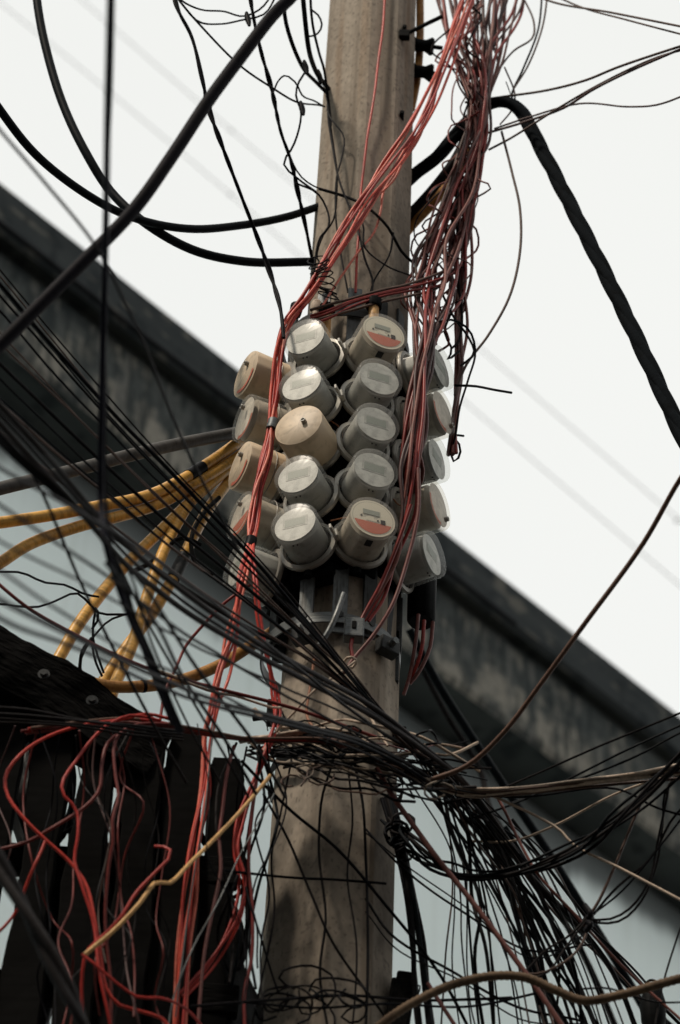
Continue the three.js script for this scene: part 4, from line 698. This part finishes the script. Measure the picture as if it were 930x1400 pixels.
for (let k = 0; k < 4; k++) { const y0 = rr(1180, 1330), x0 = rr(535, 580); cable('slanting_wire', [[500, y0 - 50, .13], [x0, y0, .15], [x0 + 80, y0 + rr(40, 70), .1], [x0 + 170, y0 + rr(80, 130), .05], [x0 + 260, y0 + rr(70, 170), 0]], rr(1.1, 2), B0, 'thin black wire slanting from the lower pole to the tan hose', 'wire', 'slanting wires to the hose', { wob: .002 }); }
cable('red_brown_cable', [[515, 1050, .28], [534, 1084, .27], [562, 1124, .26], [600, 1176, .25], [645, 1232, .24], [690, 1292, .23], [724, 1338, .22], [760, 1390, .21], [800, 1450, .2]], 3.8, mat(.16, .06, .05, .55), 'red-brown cable slanting from the pole down over the tan hose', 'cable');
cable('red_brown_cable', [[585, 1344, .14], [600, 1368, .14], [622, 1402, .14], [650, 1450, .14]], 3, mat(.14, .05, .045, .55), 'short red-brown cable emerging under the tan hose beside the heavy strand', 'cable');
{ const g = base('tan_hose'); const w = world([[500, 1418, .3], [530, 1394, .3], [560, 1374, .3], [620, 1346, .3], [680, 1334, .3], [720, 1337, .3], [760, 1354, .3], [798, 1368, .3], [850, 1360, .31], [900, 1346, .32], [990, 1322, .35]]); mesh('corrugated_sleeve', tubeGeo(w, 6.3 * mpp(w[4]), { radial: 12, ridge: .07, step: .0055, max: 420 }), M.hoseTan, g); tag(g, 'tan corrugated hose winding across below the black wires', 'hose'); }
const lTr = 'single tan wire sloping down to the eave side under the black rope', gTr = null;
cable('tan_line', [[600, 1078, .2], [660, 1084, .2], [700, 1100, .2], [762, 1132, .2], [786, 1156, .2], [850, 1188, .22], [990, 1262, .26]], 2.1, TANS[0], lTr, 'wire', gTr);
cable('tan_line', [[640, 1150, .1], [700, 1150, .12], [760, 1128, .15], [850, 1082, .2], [990, 1040, .25]], 1.8, TANS[1], 'tan wire rising across the black rope to the eave', 'wire');
cable('rosy_wire', [[674, 1080, .18], [688, 1104, .18], [714, 1158, .18], [736, 1196, .17], [782, 1246, .15], [850, 1320, .12], [960, 1420, .1]], 2.3, MAROONS[2], 'rose-brown wire falling through the black rope to the spider knot', 'wire');
const lE = 'dark wire stretched up across the eave to the right', gE = 'wires across the eave';
for (const pts of [[[600, 1100, .2], [680, 1080, .2], [720, 1064, .22], [820, 1020, .3], [930, 975, .4], [1000, 945, .45]], [[640, 1120, .15], [700, 1100, .16], [780, 1064, .22], [860, 1024, .3], [930, 992, .35], [1000, 960, .4]], [[700, 1098, .15], [790, 1066, .2], [870, 1034, .3], [930, 1002, .35], [1000, 970, .4]], [[560, 1070, .2], [700, 1090, .2], [840, 1078, .22], [900, 1105, .25], [990, 1128, .3]]]) cable('eave_wire', pts, 1.8, B0, lE, 'wire', gE);
const lSp = 'dark wire radiating from the spider knot over the pale wall', gSp = 'spider knot wires';
for (const [pts, r] of [
  [[[990, 1010, .3], [912, 1076, .25], [906, 1130, .22], [898, 1180, .2], [878, 1230, .18], [850, 1258, .17], [820, 1262, .17], [804, 1256, .17]], 1.8], [[[914, 1076, .25], [900, 1150, .22], [890, 1200, .2], [866, 1238, .18], [838, 1256, .17], [806, 1258, .17]], 1.8],
  [[[880, 1090, .25], [858, 1140, .22], [835, 1196, .2], [815, 1238, .18], [803, 1254, .17]], 2.2], [[[990, 1060, .3], [922, 1116, .24], [890, 1172, .2], [846, 1212, .18], [812, 1250, .17]], 1.9], [[[960, 1080, .26], [900, 1160, .22], [850, 1218, .18], [808, 1252, .17]], 1.6],
  [[[803, 1254, .17], [780, 1278, .17], [745, 1300, .17], [722, 1325, .17], [700, 1340, .17]], 1.8], [[[805, 1256, .17], [800, 1280, .17], [785, 1305, .17], [762, 1322, .17], [735, 1332, .17], [705, 1330, .17]], 1.9], [[[804, 1256, .17], [770, 1300, .17], [750, 1328, .17], [725, 1340, .17]], 1.6],
  [[[795, 1352, .2], [830, 1350, .22], [870, 1362, .24], [900, 1370, .25], [990, 1368, .28]], 1.6], [[[940, 1240, .1], [926, 1280, .1], [905, 1350, .1], [896, 1400, .1]], 1.4],
]) cable('spider_wire', pts, r, [B0[0], B0[2], BROWNS[1]], lSp, 'wire', gSp, { wob: .001 });
{ const k = mesh('spider_knot', tubeGeo(world([[800, 1238, .17], [808, 1250, .19], [800, 1258, .15], [808, 1264, .19], [802, 1272, .17], [810, 1246, .16]]), .006, { radial: 8, step: .005 }), M.tape); tag(k, 'black taped knot where dark wires meet over the pale wall', 'knot'); }
{ const k = base('cable_joint', P(893, 1378, -.1)); mesh('sleeve', lathe([[0, -.06], [.018, -.058], [.026, -.035], [.028, .01], [.02, .045], [.01, .05], [0, .05]], 18), M.blackPlastic, k); mesh('ring', new THREE.TorusGeometry(.012, .003, 6, 16).translate(0, .058, 0), M.blackIron, k); tag(k, 'fat black cable joint hanging just behind the tan hose', 'joint'); }
const lBb = 'blurred thick black cable running down behind the pole over the pale wall', gBb = 'thick cables behind the pole';
for (const [pts, r] of [
  [[[560, 860, -1.6], [596, 930, -1.7], [640, 1000, -1.8], [690, 1076, -1.9], [750, 1166, -2], [810, 1262, -2.1], [870, 1360, -2.2], [920, 1450, -2.3]], 6], [[[570, 900, -2.2], [612, 980, -2.3], [655, 1050, -2.4], [672, 1110, -2.4], [720, 1180, -2.4], [760, 1240, -2.4], [800, 1310, -2.4], [840, 1400, -2.4], [860, 1450, -2.4]], 4.5],
  [[[690, 1130, -1.4], [740, 1210, -1.5], [800, 1280, -1.6], [860, 1350, -1.7], [960, 1440, -1.8]], 4], [[[700, 1120, -.6], [760, 1200, -.7], [830, 1290, -.8], [900, 1370, -.9], [960, 1430, -1]], 2.4],
]) cable('rear_cable', pts, r, B0, lBb, 'cable', gBb);
bundle('wall_side_cable', 6, [[610, 1060, .1, 12], [650, 1120, .05, 16], [690, 1210, 0, 24], [730, 1290, -.05, 28], [770, 1360, -.1, 28], [810, 1450, -.1, 26]], 2.2, B0, 'black cable in the dense sheaf falling right of the red-brown cable', 'cable', 'dense sheaf over the wall', { loose: .4 });
{ const g = base('timber_stub', P(545, 1390, .05)); mesh('post', rbox(.05, .16, .05, .006), mat(.012, .0115, .011, .85, { bumpMap: bumpFine, bumpScale: .004 }), g).rotation.z = -.1; mesh('cap', rbox(.04, .03, .045, .006).translate(.004, .085, 0), M.blackIron, g).rotation.z = -.1; mesh('tie', tubeGeo([V(.02, .05, .03), V(.04, .06, .03), V(.035, .03, .035), V(.02, .03, .03)], .0018), B0[0], g); tag(g, 'black weathered timber stub beside the lower pole', 'stub'); }
for (const pts of [[[486, 904, .3], [462, 922, .3], [432, 942, .3], [404, 972, .28], [378, 1000, .26], [356, 1034, .26]], [[478, 918, .2], [490, 940, .2], [500, 965, .2], [512, 990, .22], [530, 1020, .24]], [[430, 900, .2], [424, 940, .2], [420, 980, .22], [436, 1004, .24]], [[470, 905, .19], [478, 898, .22], [488, 904, .2], [480, 914, .19], [468, 910, .2]]]) cable('copper_lead', pts, 2, [M.copper, BROWNS[0], TANS[1]], 'copper coloured lead crossing the pole behind the fan of black wires', 'wire', 'copper leads behind the fan');
// small orange seal wires strung between meters
for (const pts of [[[452, 712, .2], [470, 708, .19], [488, 706, .2]], [[452, 575, .18], [465, 585, .18], [470, 600, .17]], [[560, 695, .18], [545, 690, .18], [538, 682, .18]], [[455, 655, .18], [464, 664, .17], [470, 668, .17]]]) cable('seal_wire', pts, 1.1, M.copper, 'tiny copper coloured seal wire strung between the front meters', 'wire', 'seal wires between meters');
renderer.render(scene, camera);
